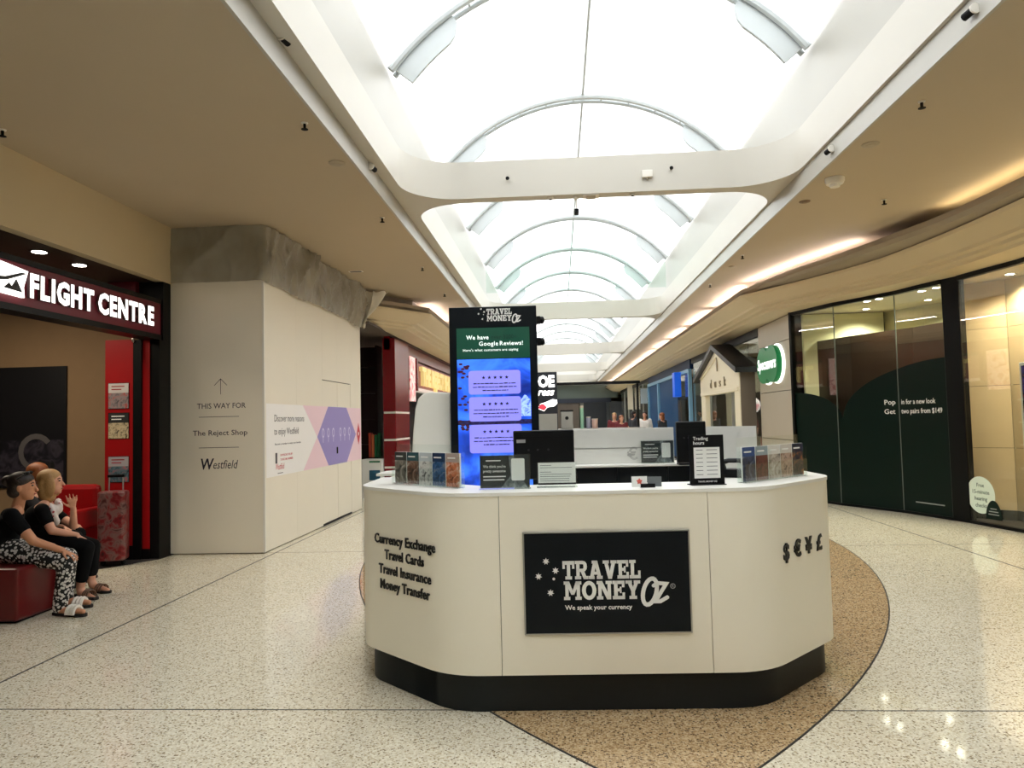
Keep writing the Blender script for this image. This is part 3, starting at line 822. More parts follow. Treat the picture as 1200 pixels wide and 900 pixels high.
text('lettering', "Here's what customers are saying", .02, m_scr_w, r, (-.02, -.0055, 2.012), X1, Z1, .0006, .004, fit=.43, space=1.06, world=False)
m_leaf = M('screen_dark_red', (70, 18, 40), .4, emit=.3)
mb = MB(); rnd = random.Random(5)
for k in range(26):
    mb.fprism([(a * .016, b * .009) for a, b in circle(1, 8)], (-.268 + rnd.random() * .075, -.0048, 1.93 - rnd.random() ** 1.3 * .55), X1, Z1, 0, .0006)
put('leaf_print', mb, m_leaf, scr, world=False)['kind'] = 'stuff'
mtn = [(.12, 1.52), (.19, 1.60), (.235, 1.665), (.25, 1.66), (.283, 1.62), (.283, 1.5), (.2, 1.5)]
put('mountain_print', MB().fprism(mtn, (0, -.0045, 0), X1, Z1, 0, .0004), picture('snow_mountain', [(60, 90, 200), (150, 180, 250), (40, 70, 180)], 22, .3, .9), scr, world=False)
put('far_shore_print', MB().box(-.285, -.0048, 1.44, .285, -.004, 1.475), picture('shore', [(14, 20, 60), (40, 30, 70), (20, 50, 120)], 30, .3, .5), scr, world=False)
CZ = [(1.86, 1.675), (1.655, 1.465), (1.44, 1.22)]
def print_bars(name, parent, mat, x0, x1, y, z, h, d, world=False):
    """one line of print too small to read: a row of word-length dashes"""
    rb = random.Random(int(x0 * 999) + int(z * 9999)); mb = MB(); x = x0
    while x < x1 - h:
        w = min(h * (1.2 + 3 * rb.random()), x1 - x); mb.box(x, y - d, z, x + w, y, z + h * (.6 + .4 * rb.random())); x += w + h * .5
    o = put(name, mb, mat, parent, world=world); o['kind'] = 'stuff'; return o
for k, (z1, z0) in enumerate(CZ):
    cd = put('review_card', MB().fprism(rrect(.405, z1 - z0, .022, .005, (z0 + z1) / 2), (0, -.005, 0), X1, Z1, 0, .001), m_scr_p, scr, world=False)
    for j in range(5):
        put('rating_star', MB().fprism([(a * .016, b * .016) for a, b in star(5, 1, .42)], (-.08 + .045 * j, -.0063, z1 - .055), X1, Z1, 0, .0006), m_scr_t, cd, world=False)
    for j, (x0, x1) in enumerate(((-.16, .18), (-.165, .185), (-.09, .11))):
        print_bars('review_text', cd, m_scr_t, x0, x1, -.0062, z1 - .105 - .027 * j, .009, .0006)
oz_logo(r, (-.115, -.0006, 2.245), X1, Z1, .33, False, m_letter_w, .0012, tagline=False)
for z in (2.25, 2.08):
    put('side_bracket', MB().box(.343, .02, z - .03, .375, .07, z + .03), m_black, r, world=False, bevel=.004)
    put('side_knob', MB().ball((.385, .045, z), (.022, .022, .03)), m_black, r, world=False, smooth='all')

# white rounded corner screen of the kiosk beside the totem
prof = [(-.17, 1.1), (.15, 1.1), (.15, 1.70), (0, 1.71), (-.06, 1.70), (-.105, 1.66), (-.13, 1.58), (-.15, 1.4), (-.165, 1.2)]
o = put('corner_screen', MB().fprism(prof, (-1.01, 5.72, 0), X1, Z1, -.03, 0), M('white_moulded_shell', (240, 238, 228), .4, var=.01), ko, bevel=.01, smooth=True)
o['label'] = 'white screen with rounded top corner'
put('screen_edge', MB().box(-.86, 5.72, 1.1, -.846, 5.75, 1.69), M('grey_edging', (140, 142, 140), .5), ko)
put('rear_counter_top', MB().prism([(-1.33, 5.2), (-.87, 5.2), (-.87, 5.98), (-1.05, 5.85), (-1.33, 5.5)], ZT - .018, ZT), m_ktop, ko)

# ================================================================== HOARDING
HX, HY, HT = -3.43, 8.25, 3.225
m_board = M('primed_board', (228, 221, 205), .7, var=.03, scale=1.5, bump=.03)
ho = thing('construction_hoarding', 'tall cream plywood hoarding with double door and purple centre graphic', 'hoarding', ((HX - 4.58) / 2, 10.3, 0))
YD0, YD1, ZD = 10.36, 11.80, 2.13
put('front_board', MB().box(-4.59, HY, .01, HX + .0, HY + .02, HT), m_board, ho, bevel=.002)
put('corner_trim', MB().box(HX - .012, HY - .006, .01, HX + .012, HY + .02, HT), m_white, ho)
put('edge_trim', MB().box(-4.60, HY - .012, .01, -4.575, HY + .02, HT), m_alu, ho)
for y0, y1, z0, z1 in ((HY + .02, 9.32, .01, HT), (9.32, YD0, .01, HT), (YD0, (YD0 + YD1) / 2, ZD, HT), ((YD0 + YD1) / 2, YD1, ZD, HT), (YD1, 12.42, .01, HT)):
    put('side_board', MB().box(HX - .02, y0 + .0015, z0, HX, y1 - .0015, z1), m_board, ho)
put('stud_frame', MB().box(HX - .06, HY + .03, 0, HX - .025, 12.4, HT - .02), m_blackm, ho)
put('back_board', MB().box(-4.59, 12.40, .01, HX - .02, 12.42, HT), m_board, ho)
for k in range(2):
    y0 = YD0 + k * (YD1 - YD0) / 2
    d = put('door', MB().box(HX - .02, y0 + .006, .035, HX - .002, y0 + (YD1 - YD0) / 2 - .006, ZD - .012), m_board, ho)
    if k == 0: put('lock', MB().box(HX - .002, y0 + .66, 1.02, HX + .012, y0 + .70, 1.12), m_black, d, bevel=.004)
put('door_sill', MB().box(HX - .02, YD0, .004, HX + .004, YD1, .03), m_black, ho)
# printed graphic band (flat vinyl), drawn on the side boards
PXH = HX + .0006
def hq(x, y): p = xp(x, y, HX); return (p.y, p.z)
m_gw = M('white_graphic_vinyl', (238, 236, 234), .5, var=.01)
m_gp = M('pink_graphic_vinyl', (234, 204, 214), .5, var=.01)
m_gv = M('lilac_graphic_vinyl', (150, 138, 200), .5, var=.02)
m_gr = M('red_graphic_vinyl', (190, 20, 50), .5, var=.02)
m_gt = M('dark_graphic_print', (52, 48, 60), .6)
def fl(name, pts, mat, lift, parent=ho):
    return put(name, MB().fprism(pts, (PXH, 0, 0), Y1, Z1, lift, lift + .0006), mat, parent)
zt, zb = 1.735, .86
def rr_(y, t): return (y, zb + (zt - zb) * t)
ya, yb_, yc, yd, ye, yf = 8.32, 9.55, 10.12, 10.62, 11.75, 12.40
zm = (zt + zb) / 2
fl('graphic_field', [rr_(ya, 0), rr_(yb_, 0), (yc, zm), rr_(yb_, 1), rr_(ya, 1)], m_gw, 0)
fl('graphic_field', [rr_(yb_, 0), rr_(yd, 0), (yc, zm)], m_gp, 0)
fl('graphic_field', [rr_(yb_, 1), (yc, zm), rr_(yd, 1)], m_gp, 0)
fl('graphic_hexagon', [rr_(yd, 0), rr_(11.55, 0), (12.08, zm), rr_(11.55, 1), rr_(yd, 1), (yc, zm)], m_gv, 0)
fl('graphic_field', [rr_(11.55, 0), rr_(yf, 0), rr_(yf, 1), rr_(11.55, 1), (12.08, zm)], m_gp, 0)
fl('graphic_diamond', [(12.13, zm), (12.24, zm - .19), (12.36, zm), (12.24, zm + .19)], m_gr, .0008)
text('lettering', 'W', .06, m_letter_w, ho, (PXH + .002, 12.245, zm - .03), Y1, Z1, .0005, .02)
for k, (yy, hh) in enumerate(((10.38, .12), (10.62, .1), (10.86, .13), (11.22, .12), (11.44, .13), (11.70, .11))):
    mb = MB()
    ringp = circle(.055, 14, yy, zm + .05, 1.3)
    rin = circle(.035, 14, yy, zm + .05, 1.4)
    for j in range(14):
        q = (j + 1) % 14; mb.fprism([rin[j], ringp[j], ringp[q], rin[q]], (PXH, 0, 0), Y1, Z1, .0007, .0011)
    mb.fprism([(yy - .01, zm - .09), (yy + .01, zm - .09), (yy + .01, zm), (yy - .01, zm)], (PXH, 0, 0), Y1, Z1, .0007, .0011)
    put('icon_print', mb, M('pale_lilac_print', (214, 208, 236), .5), ho)
def tx(s, h, y, z, fit, mat=m_gt, bold=.0, **k): return text('lettering', s, h, mat, ho, (PXH + .0009, y, z), Y1, Z1, .0005, bold, fit=fit, **k)
tx('Discover more reasons', .085, 9.08, 1.52, 1.02)
tx('to enjoy Westfield', .085, 8.97, 1.36, .82)
tx('Become a member to enjoy your benefits', .022, 9.02, 1.235, .88, bold=.01)
put('phone_icon', MB().fprism(rrect(.06, .13, .01, 8.62, 1.075), (PXH, 0, 0), Y1, Z1, .0007, .0012), m_gt, ho)
tx('DOWNLOAD THE APP', .026, 8.95, 1.095, .40, m_gr, .01)
tx('TO BECOME A MEMBER', .026, 8.96, 1.04, .42, m_gr, .01)
tx('Westfield', .075, 8.74, .915 + .02, .27, m_gr, .0, shear=.2)
fl('short_rule', [(8.66, .885), (8.83, .885), (8.83, .893), (8.66, .893)], m_gt, .0007)

# wayfinding on the front board
m_wf = M('dark_plum_print', (56, 46, 56), .6)
def fw(x, y): p = yp(x, y, HY); return p
OF = HY - .0006
a = fw(258, 444); b = fw(259, 462)
mb = MB(); cxa = fw(258.5, 450).x
ribbon(mb, [(cxa, b.z), (cxa, a.z)], .006, (0, OF, 0), X1, Z1, 0, .0006)
ribbon(mb, [(cxa - .075, a.z - .075), (cxa, a.z), (cxa + .075, a.z - .075)], .006, (0, OF, 0), X1, Z1, 0, .0006)
put('arrow_print', mb, m_wf, ho)
def fx(s, x0, x1, yb2, h, mat=m_wf, bold=0., **k):
    p0 = fw(x0, yb2); p1 = fw(x1, yb2)
    return text('lettering', s, h, mat, ho, ((p0.x + p1.x) / 2, OF, (p0.z + p1.z) / 2), X1, Z1, .0006, bold, fit=p1.x - p0.x, **k)
fx('THIS WAY FOR', 231, 288, 478.5, .062, bold=.004)
fx('The Reject Shop', 226, 290, 510, .060, bold=.006)
m_wd = M('navy_brand_print', (28, 22, 44), .5)
fx('W', 235.5, 251, 550, .125, m_wd, .02, shear=.15)
fx('estfield', 250, 279, 549, .10, m_wd, .0, shear=.25)
for yy in (489, 525):
    p0 = fw(233, yy); p1 = fw(280, yy)
    put('rule_line', MB().box(p0.x, OF - .0006, p0.z - .003, p1.x, OF, p0.z + .003), m_wf, ho)

# crumpled plastic sheeting above the hoarding
rnd = random.Random(3)
pl_path = [(-4.62, HY - .02), (HX + .01, HY - .02), (HX + .03, 9.3), (HX + .03, 12.42)]
NU = 260; NV = 22
from mathutils import noise as mnoise
SLp = pathlen(pl_path)
def pp(s):
    for i in range(len(SLp) - 1):
        if s <= SLp[i + 1] + 1e-9:
            return mixp(pl_path[i], pl_path[i + 1], (s - SLp[i]) / (SLp[i + 1] - SLp[i])), (0 if i == 0 else 1)
ph = [rnd.random() * 6.28 for _ in range(12)]
rows = []
for i in range(NU + 1):
    s = SLp[-1] * i / NU
    (x, y), side = pp(s)
    amp = .012 if side == 0 else .055
    row = []
    sag = .02 + (.0 if side == 0 else .09 * max(0, mnoise.noise(V((s * 1.1, 9.1, 0)))) + .03 * abs(mnoise.noise(V((s * 5, 2, 0)))))
    topdip = 0 if side == 0 else .02 * abs(math.sin(s * 3.3))
    for j in range(NV + 1):
        t = j / NV
        z = (HT - .03 - sag) * (1 - t) + (ZC - .004 - topdip) * t
        nz = lambda fx, fz, q: mnoise.noise(V((s * fx + 3 * q, t * fz, 5.3 * q)))
        rid = lambda v: (1 - abs(v) * 2.2)
        if side == 0:
            w = .030 * max(0, rid(nz(1.6, .9, 1) + .55 * math.sin(3.1 * (s - .7 * t)))) ** 2 + .016 * max(0, rid(nz(4, 2.5, 2))) ** 3 + .02 * nz(2, 1, 3)
        else:
            w = .075 * nz(2.3, .7, 4) + .060 * max(0, rid(nz(4.2, 1.0, 5))) ** 3 + .030 * max(0, rid(nz(9 + 2 * t, 1.6, 6))) ** 2 + .03 * nz(7, 3, 7)
            w *= (1 - .6 * (1 - t) ** 4)
        if side == 0: row.append((x, y - abs(w) - .002, z))
        else: row.append((x + w + .045 * t, y, z))
    rows.append(row)
def mk_sheet():
    o = put('plastic_sheet', MB().loft(rows), plastic_sheet('dusty_plastic_film'), smooth='all')
    return tag(o, 'crumpled grey translucent plastic sheeting taped above the hoarding', 'plastic sheet')
mk_sheet()
# loose gathered end of the film against the bulkhead
rows = []
for i in range(21):
    u = i / 20
    row = []
    for j in range(11):
        t = j / 10
        row.append((HX + .06 + .42 * u * t + .03 * math.sin(u * 14 + t * 4), 12.44 + .03 * math.sin(u * 9) + .25 * u * t, 3.30 + .5 * t - .18 * (1 - u) * (1 - t) + .02 * math.sin(u * 20)))
    rows.append(row)
tag(put('plastic_sheet_end', MB().loft(rows), M('white_plastic_film', (214, 211, 202), .4, var=.04), smooth='all'), 'white gathered end of plastic film hanging at the far hoarding corner', 'plastic sheet')

# ================================================================== FLIGHT CENTRE SHOP (left)
m_fcred = M('crimson_sign_face', (112, 14, 40), .4, var=.04)
m_red = M('red_laminate', (150, 12, 16), .35, var=.06)
m_tan = M('tan_shop_wall', (150, 122, 90), .8, var=.06)
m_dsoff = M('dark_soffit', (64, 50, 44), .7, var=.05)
struct('wall_bulkhead_left', MB().box(-4.64, -6, 3.17, -4.53, 8.27, ZC), m_fascia)
l = bpy.data.lights.new('fill_lamp', 'AREA'); l.shape = 'RECTANGLE'; l.size = 1.2; l.size_y = 1.2; l.energy = 34; l.color = (1, .86, .66)  # fill lamp and panel added to brighten the tan wall
fcl = thing('added_light_panel', 'square ceiling light panel added to brighten the dim travel shop', 'ceiling light', (-6.4, 7.0, 3.168))
put('frame', MB().box(-.65, -.65, -.02, .65, .65, 0), m_white, fcl, world=False)
o = bpy.data.objects.new('fill_lamp', l); COL.objects.link(o); o.parent = fcl; o.location = (0, 0, -.03)
struct('wall_shop_side', MB().box(-8.4, 9.0, 0, -4.62, 9.1, ZC), m_tan)
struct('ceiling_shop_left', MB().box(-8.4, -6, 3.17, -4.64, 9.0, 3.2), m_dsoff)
carpet = put('shop_carpet', MB().prism([(-4.52, 8.24), (-4.52, 7.98), (-4.93, 7.38), (-5.5, 6.6), (-5.5, -5.9), (-8.3, -5.9), (-8.3, 8.95), (-4.64, 8.95)], -.01, .006), M('dark_carpet', (40, 34, 32), .95, var=.15, scale=60, bump=.2, bscale=200), floor)
for px, py in ((46, 295), (93, 310.5)):
    p = zp(px, py, 3.168)
    d = thing('downlight', 'round lit downlight in the dark soffit, ' + ('nearer the sign emblem' if px < 60 else 'nearer the hoarding'), 'downlight', (p.x, p.y, 3.168), 0, 'downlights over the red sign')
    put('trim_ring', MB().lathe([(.085, -.004), (.09, 0), (.085, .002)], n=20), m_black, d, world=False)
    put('lens', MB().lathe([(.062, -.007), (.062, -.004)], n=20), m_lamp, d, world=False)
    l = bpy.data.lights.new('lamp_light', 'SPOT'); l.energy = 30; l.color = (1, .88, .7); l.spot_size = R_(130); l.spot_blend = .9; l.shadow_soft_size = .06
    o = bpy.data.objects.new('lamp_light', l); COL.objects.link(o); o.parent = d; o.location = (0, 0, -.02)
# illuminated sign box
SX = -4.555
s0, s1 = 4.2, 8.05
sg = thing('illuminated_shop_sign', 'long crimson shop sign with white FLIGHT CENTRE letters on the left', 'shop sign', (SX - .1, 6.3, 2.5))
put('sign_box', MB().box(SX - .2, s0, 2.545, SX, s1, 2.905), m_fcred, sg, bevel=.004)
put('top_rail', MB().box(SX - .2, s0, 2.905, SX + .01, s1, 2.955), m_black, sg)
put('bottom_rail', MB().box(SX - .2, s0, 2.49, SX + .01, s1, 2.545), m_black, sg)
m_signw = M('lit_white_letter', (255, 252, 248), .4, var=0, emit=1.3)
m_sigret = M('letter_return', (96, 70, 74), .5)
SX2 = SX + .002
LY0, LY1 = xp(35, 335, SX + .03).y, xp(180, 385, SX + .03).y
zb0, zt0 = 2.635, 2.83
wid = []
def char_w(c):
    cu = bpy.data.curves.new('tmp', 'FONT'); cu.body = c; cu.offset = .045; ob = bpy.data.objects.new('tmp', cu); COL.objects.link(ob)
    me = bpy.data.meshes.new_from_object(ob); w = [v.co.x for v in me.vertices]; r = max(w) - min(w)
    bpy.data.objects.remove(ob); bpy.data.curves.remove(cu); bpy.data.meshes.remove(me); return r
S_ = 'FLIGHT CENTRE'
W_ = [.10 if c == ' ' else char_w(c) for c in S_]
tot = sum(W_) + .10 * (len(S_) - 1); kx = (LY1 - LY0) / tot; yy = LY0
for c, w in zip(S_, W_):
    if c != ' ':
        o = text('letter', c, zt0 - zb0, m_sigret, sg, (SX2, yy + w * kx / 2, zb0), Y1, Z1, .03, .045, fit=w * kx)
        text('letter_face', c, zt0 - zb0, m_signw, o, (SX2 + .03, yy + w * kx / 2, zb0), Y1, Z1, .002, .045, fit=w * kx)
    yy += (w + .10) * kx
# emblem
zq0, zq1 = 2.60, 2.875
ey1 = xp(27, 330, SX).y
em = put('emblem', MB().fprism([(ey1 - .40, zq0 + .02), (ey1 - .02, zq0 + .01), (ey1 - .03, zq0 + .1), (ey1 + .02, zq1 - .03), (ey1 - .4, zq1 + .01)], (SX2, 0, 0), Y1, Z1, 0, .03), m_signw, sg)
m_emd = M('emblem_dark', (40, 40, 44), .5)
put('emblem_swoosh', MB().fprism([(ey1 - .4, zq0 + .10), (ey1 - .22, zq0 + .13), (ey1 + .0, zq1 - .055), (ey1 - .06, zq1 - .055), (ey1 - .24, zq0 + .155), (ey1 - .4, zq0 + .135)], (SX2, 0, 0), Y1, Z1, .03, .033), m_emd, em)
put('emblem_peaks', MB().fprism([(ey1 - .26, zq0 + .06), (ey1 - .20, zq0 + .11), (ey1 - .17, zq0 + .085), (ey1 - .12, zq0 + .155), (ey1 - .05, zq0 + .05)], (SX2, 0, 0), Y1, Z1, .03, .033), m_emd, em)

# red brochure column and door jamb
c0, c1, c2 = yp(123, 500, 7.95).x, yp(156, 500, 7.95).x, yp(167, 500, 7.97).x
c3, c4 = yp(177, 500, 8.0).x, yp(189.5, 500, 8.03).x
cl = thing('display_column', 'red display column with black skirting inside the shop entrance', 'column', ((c0 + c1) / 2, 8.05, 0))
put('red_face', MB().box(c0, 7.95, .16, c1, 7.99, 2.49), m_red, cl)
put('core', MB().box(c0, 7.99, 0, c1, 8.22, 2.49), m_black, cl)
put('skirting', MB().box(c0 - .01, 7.94, 0, c1, 7.99, .16), m_black, cl)
jb = thing('shopfront_jamb', 'black shopfront jamb with a narrow red inset strip beside the hoarding', 'door frame', ((c1 + c4) / 2, 8.1, 0))
put('black_post', MB().box(c1 + .003, 7.94, 0, c2, 8.2, 2.485), m_black, jb)
put('red_strip', MB().box(c2, 7.97, .12, c3, 8.2, 2.485), m_red, jb)
put('strip_foot', MB().box(c2, 7.965, 0, c3, 8.2, .12), m_black, jb)
put('black_post', MB().box(c3, 7.98, 0, c4, 8.22, 2.485), m_black, jb)
put('upper_panel', MB().box(c1 + .003, 8.06, 2.485, c4, 8.22, 3.165), m_black, jb)
put('upper_panel', MB().box(c0, 7.99, 2.96, c1, 8.2, 3.165), m_fcred, jb)
put('door_latch', MB().ball((yp(156, 398, 7.93).x, 7.93, yp(156, 398, 7.93).z), (.018, .012, .035)), m_chrome, jb, smooth='all')
fly = [((449, 479), [(70, 66, 70), (140, 130, 130), (170, 60, 50)], 'grey travel flyer at the top of the red display column', (196, 190, 186)),
       ((484, 514), [(20, 20, 20), (200, 184, 150), (70, 56, 40)], 'black travel flyer second from the top of the red display column', (28, 28, 28)),
       ((535, 565), [(30, 30, 34), (80, 110, 120), (170, 90, 90)], 'dark flyer with teal picture third on the red display column', (160, 156, 160)),
       ((587, 616), [(150, 140, 126), (220, 214, 206), (120, 110, 100)], 'pale flyer with a white badge lowest on the red display column', (226, 222, 216))]
for (ya_, yb2), cols, lab, tcol in fly:
    p0 = yp(127.5, yb2, 7.95); p1 = yp(151, ya_, 7.95)
    fyr = thing('flyer', lab, 'flyer', ((p0.x + p1.x) / 2, 7.9495, p0.z), 0, 'flyers on the red display column')
    w, h = (p1.x - p0.x), p1.z - p0.z
    put('pocket', MB().box(-w / 2 - .006, -.004, -.006, w / 2 + .006, 0, h + .006), m_black, fyr, world=False)
    put('picture', MB().box(-w / 2, -.008, 0, w / 2, -.004, h * .62), picture('flyer_' + str(ya_), cols, 16), fyr, world=False)
    put('title_block', MB().box(-w / 2, -.008, h * .62, w / 2, -.004, h), M('flyer_t' + str(ya_), tcol, .6), fyr, world=False)
    for k in range(2): put('title_line', MB().box(-w * .35, -.009, h * (.86 - .12 * k), w * (.3 - .15 * k), -.008, h * (.90 - .12 * k)), M('crimson_print', (150, 30, 40), .6) if tcol[0] > 100 else m_letter_w, fyr, world=False)
# wall poster deep in the shop
po = thing('wall_poster', 'large dark travel poster of a night city on the tan shop wall', 'poster', (-7.0, 8.985, .7))
px1 = yp(78, 500, 8.985).x; zt_ = yp(40, 430, 8.985).z
put('poster_sheet', MB().box(-8.35, 8.975, .75, px1, 8.995, zt_), M('night_print', (8, 8, 16), .5), po)
put('night_picture', MB().box(-8.3, 8.972, .78, px1 - .03, 8.9755, zt_ - .95), picture('night_city', [(8, 8, 14), (14, 14, 26), (60, 54, 66), (16, 20, 20)], 5, .5), po)
mb = MB(); cxp, czp = yp(42, 530, 8.97).x, yp(42, 530, 8.97).z
rin = circle(.17, 20, cxp, czp); rou = circle(.24, 20, cxp, czp)
for j in range(2, 14): mb.fprism([rin[j], rou[j], rou[(j + 1) % 20], rin[(j + 1) % 20]], (0, 8.972, 0), X1, Z1, 0, .001)
put('arch_picture', mb, M('grey_moon_print', (96, 92, 92), .6), po)
# shop furniture: red chair and trolley case
p = yp(93, 640, 7.3)
ch = thing('red_tub_chair', 'red upholstered tub chair behind the seated women', 'chair', (-5.40, 7.6, 0.006))
put('seat', MB().box(-.27, -.27, .12, .27, .27, .43), m_red, ch, world=False, bevel=.04)
put('backrest', MB().box(-.27, .17, .43, .27, .29, .86), m_red, ch, world=False, bevel=.05)
for s in (-1, 1): put('armrest', MB().box(s * .27 - .05, -.25, .4, s * .27 + .05, .2, .62), m_red, ch, world=False, bevel=.03)
for sx in (-1, 1):
    for sy in (-1, 1): put('leg', MB().box(sx * .22 - .02, sy * .22 - .02, 0, sx * .22 + .02, sy * .22 + .02, .12), m_black, ch, world=False)
tc_ = thing('trolley_case', 'dark red patterned trolley case beside the tub chair', 'suitcase', (-4.84, 7.62, 0.006), R_(15))
m_tr = picture('case_print', [(40, 10, 14), (120, 16, 26), (120, 90, 86), (60, 10, 16)], 9)
put('shell', MB().prism(rrect(.28, .2, .05), .06, .80), m_tr, tc_, world=False, bevel=.02)
for s in (-.1, .1):
    put('wheel', MB().ball((s, 0, .03), .03, 10, 6), m_black, tc_, world=False, smooth='all')
    put('handle_rod', MB().tube([(s * .7, .08, .78), (s * .7, .08, .95)], .008, 6), m_alu, tc_, world=False)
put('handle_grip', MB().box(-.085, .065, .94, .085, .095, .97), m_black, tc_, world=False, bevel=.006)

# red bench the women sit on
b0 = zp(20, 731); b1 = zp(62, 717)
m_vinyl = M('red_vinyl', (92, 8, 13), .35, var=.08, scale=4)
m_bvinyl = M('black_vinyl', (18, 14, 15), .5, spec=.25)
def bench(name, lab, x0, y0, x1, y1, top, mat):
    b = thing(name, lab, 'bench', ((x0 + x1) / 2, (y0 + y1) / 2, 0), 0, 'vinyl benches outside the travel shop')
    put('cushion_block', MB().box(x0, y0, .02, x1, y1, top), mat, b, bevel=.02)
    put('base', MB().box(x0 + .04, y0 + .04, 0, x1 - .04, y1 - .04, .02), m_black, b)
bench('red_bench', 'low red vinyl bench nearest the camera under the dark-haired woman', -4.93, 5.36, -4.17, 5.96, .42, m_vinyl)
bench('black_bench', 'black vinyl bench set back under the blonde woman', -5.15, 5.99, -4.50, 6.62, .425, m_bvinyl)
bench('black_bench', 'black vinyl bench farthest back under the auburn-haired woman', -5.65, 6.65, -4.98, 7.18, .43, m_bvinyl)

# ================================================================== OPTICIAN ON THE RIGHT
def frame2(A, B):
    A = V((*A, 0)); B = V((*B, 0)); d = B - A
    return A, d.normalized(), d.length
def pane_hit(x, y, A, B):
    A, R, L = frame2(A, B); N = R.cross(Z1); d = _ray(x, y); o = V((0, 0, EYE))
    t = (A - o).dot(N) / d.dot(N); p = o + d * t
    return (p - A).dot(R), p.z
gA, gB, gC, gD, gE, gF, gG = GL[6], GL[5], GL[4], GL[3], GL[2], GL[1], GL[0]
m_green = M('dark_green_vinyl', (4, 24, 18), .4, var=.08, spec=.15)
m_brown = M('dark_brown_gloss_board', (44, 31, 22), .3, var=.08)
m_lit = M('pale_olive_wall', (226, 220, 178), .7, var=.04, scale=2)
m_tanp = M('honey_timber_panel', (200, 172, 130), .5, var=.08, scale=3)
def hill_z(s):
    if s < 1.13: return 1.36 + .46 * (1 - (s / 1.13) ** 2) ** .5 * 1.0 if s < 1.13 else 1.36
    t = (s - 1.13) / 1.9; return 1.36 + .82 * (1 - (1 - min(1, t)) ** 2) ** .5
def window(name, A, B, hill0=None, glassmat=m_glass):
    A3, R, L = frame2(A, B)
    w = tag(thing(name, None, None, A3, 0), kind='structure')
    put('pane', MB().frect(A3, R, Z1, .006, .04, L - .006, 3.17, -.006, .006), glassmat, w)
    put('head_rail', MB().frect(A3, R, Z1, 0, 3.17, L, 3.23, -.05, .03), m_head, w)
    put('floor_rail', MB().frect(A3, R, Z1, 0, 0, L, .04, -.05, .02), m_head, w)
    if hill0 is not None:
        n = 24; pts = [(.008, .04), (L - .008, .04)] + [(L - .008 - (L - .016) * k / n, hill_z(hill0 + L - .008 - (L - .016) * k / n)) for k in range(n + 1)]
        put('hill_vinyl', MB().fprism(pts, A3, R, Z1, .0065, .0075), m_green, w)
        put('joint_strip', MB().frect(A3, R, Z1, L - .008, .04, L + .003, 3.17, -.006, .009), M('grey_silicone', (96, 104, 98), .5), w)
    return w, A3, R, L
w1, A3, R3, L1 = window('window_1', gA, gB, 0)
put('edge_frame', MB().frect(A3, R3, Z1, -.04, 0, .02, 3.23, -.06, .04), m_head, w1)
w2, B3, R4, L2 = window('window_2', gB, gC, L1)
w3, C3, R5, L3 = window('window_3', gC, gD, L1 + L2)
E3, R6, L4 = frame2(gD, gE)
struct('trim_5', MB().frect(E3, R6, Z1, 0, 0, L4, 3.23, -.08, .015), m_head)
w4, F3, R7, L5 = window('window_4', gE, gF)
w5, G3, R8, L6 = window('window_5', gF, gG)
w6, _, _, _ = window('window_6', gG, (5.48, 5.0))
# words on the vinyl
def wt(par, A, R, s, A2, B2, x0, x1, y, h):
    a0, z = pane_hit(x0, y, A2, B2); a1, z1 = pane_hit(x1, y, A2, B2)
    return text('lettering', s, h, m_letter_w, par, A + R * ((a0 + a1) / 2) + Z1 * ((z + z1) / 2), R, Z1, .0008, .008, fit=a1 - a0, lift=.008)
wt(w2, B3, R4, 'Pop', gB, gC, 1037, 1050, 474, .07); wt(w2, B3, R4, 'Get', gB, gC, 1037, 1050, 485, .07)
wt(w3, C3, R5, 'in for a new look', gC, gD, 1057, 1097, 473, .07); wt(w3, C3, R5, 'two pairs from $149', gC, gD, 1057, 1105, 484, .07)
a0, z0_ = pane_hit(1074, 590, gC, gD); a1, z1_ = pane_hit(1108, 592.5, gC, gD)
put('small_print', MB().frect(C3, R5, Z1, a0, z1_ - .008, a1, z1_ + .008, .008, .0088), M('dim_white_print', (150, 156, 150), .6), w3)
# round stickers on the lit window
s_, z_ = pane_hit(1150, 580, gE, gF)
m_stk = M('pale_mint_sticker', (218, 232, 216), .4, var=.01)
st = put('round_sticker', MB().fprism(circle(.235, 32), F3 + R7 * s_ + Z1 * z_, R7, Z1, .007, .009), m_stk, w4)
for k, s in enumerate(('Free', '15-minute', 'hearing', 'checks')):
    text('lettering', s, .05, M('dark_green_print', (20, 70, 50), .5), st, F3 + R7 * s_ + Z1 * (z_ + .10 - .085 * k), R7, Z1, .0008, .005, lift=.0095)
s2_, z2_ = pane_hit(1166, 609, gE, gF)
hd = put('round_sticker', MB().fprism([(.13 * math.cos(math.pi * k / 20), .235 * math.sin(math.pi * k / 20)) for k in range(21)], F3 + R7 * s2_ + Z1 * z2_, R7, Z1, .0095, .011), m_green, w4)
for k in range(3):
    hwid = (.05, .075, .085)[k]
    put('small_print', MB().frect(F3 + R7 * s2_ + Z1 * (z2_ + .125 - .035 * k), R7, Z1, -hwid, 0, hwid, .012, .0115, .0122), M('dim_white_print', (150, 156, 150), .6), hd)
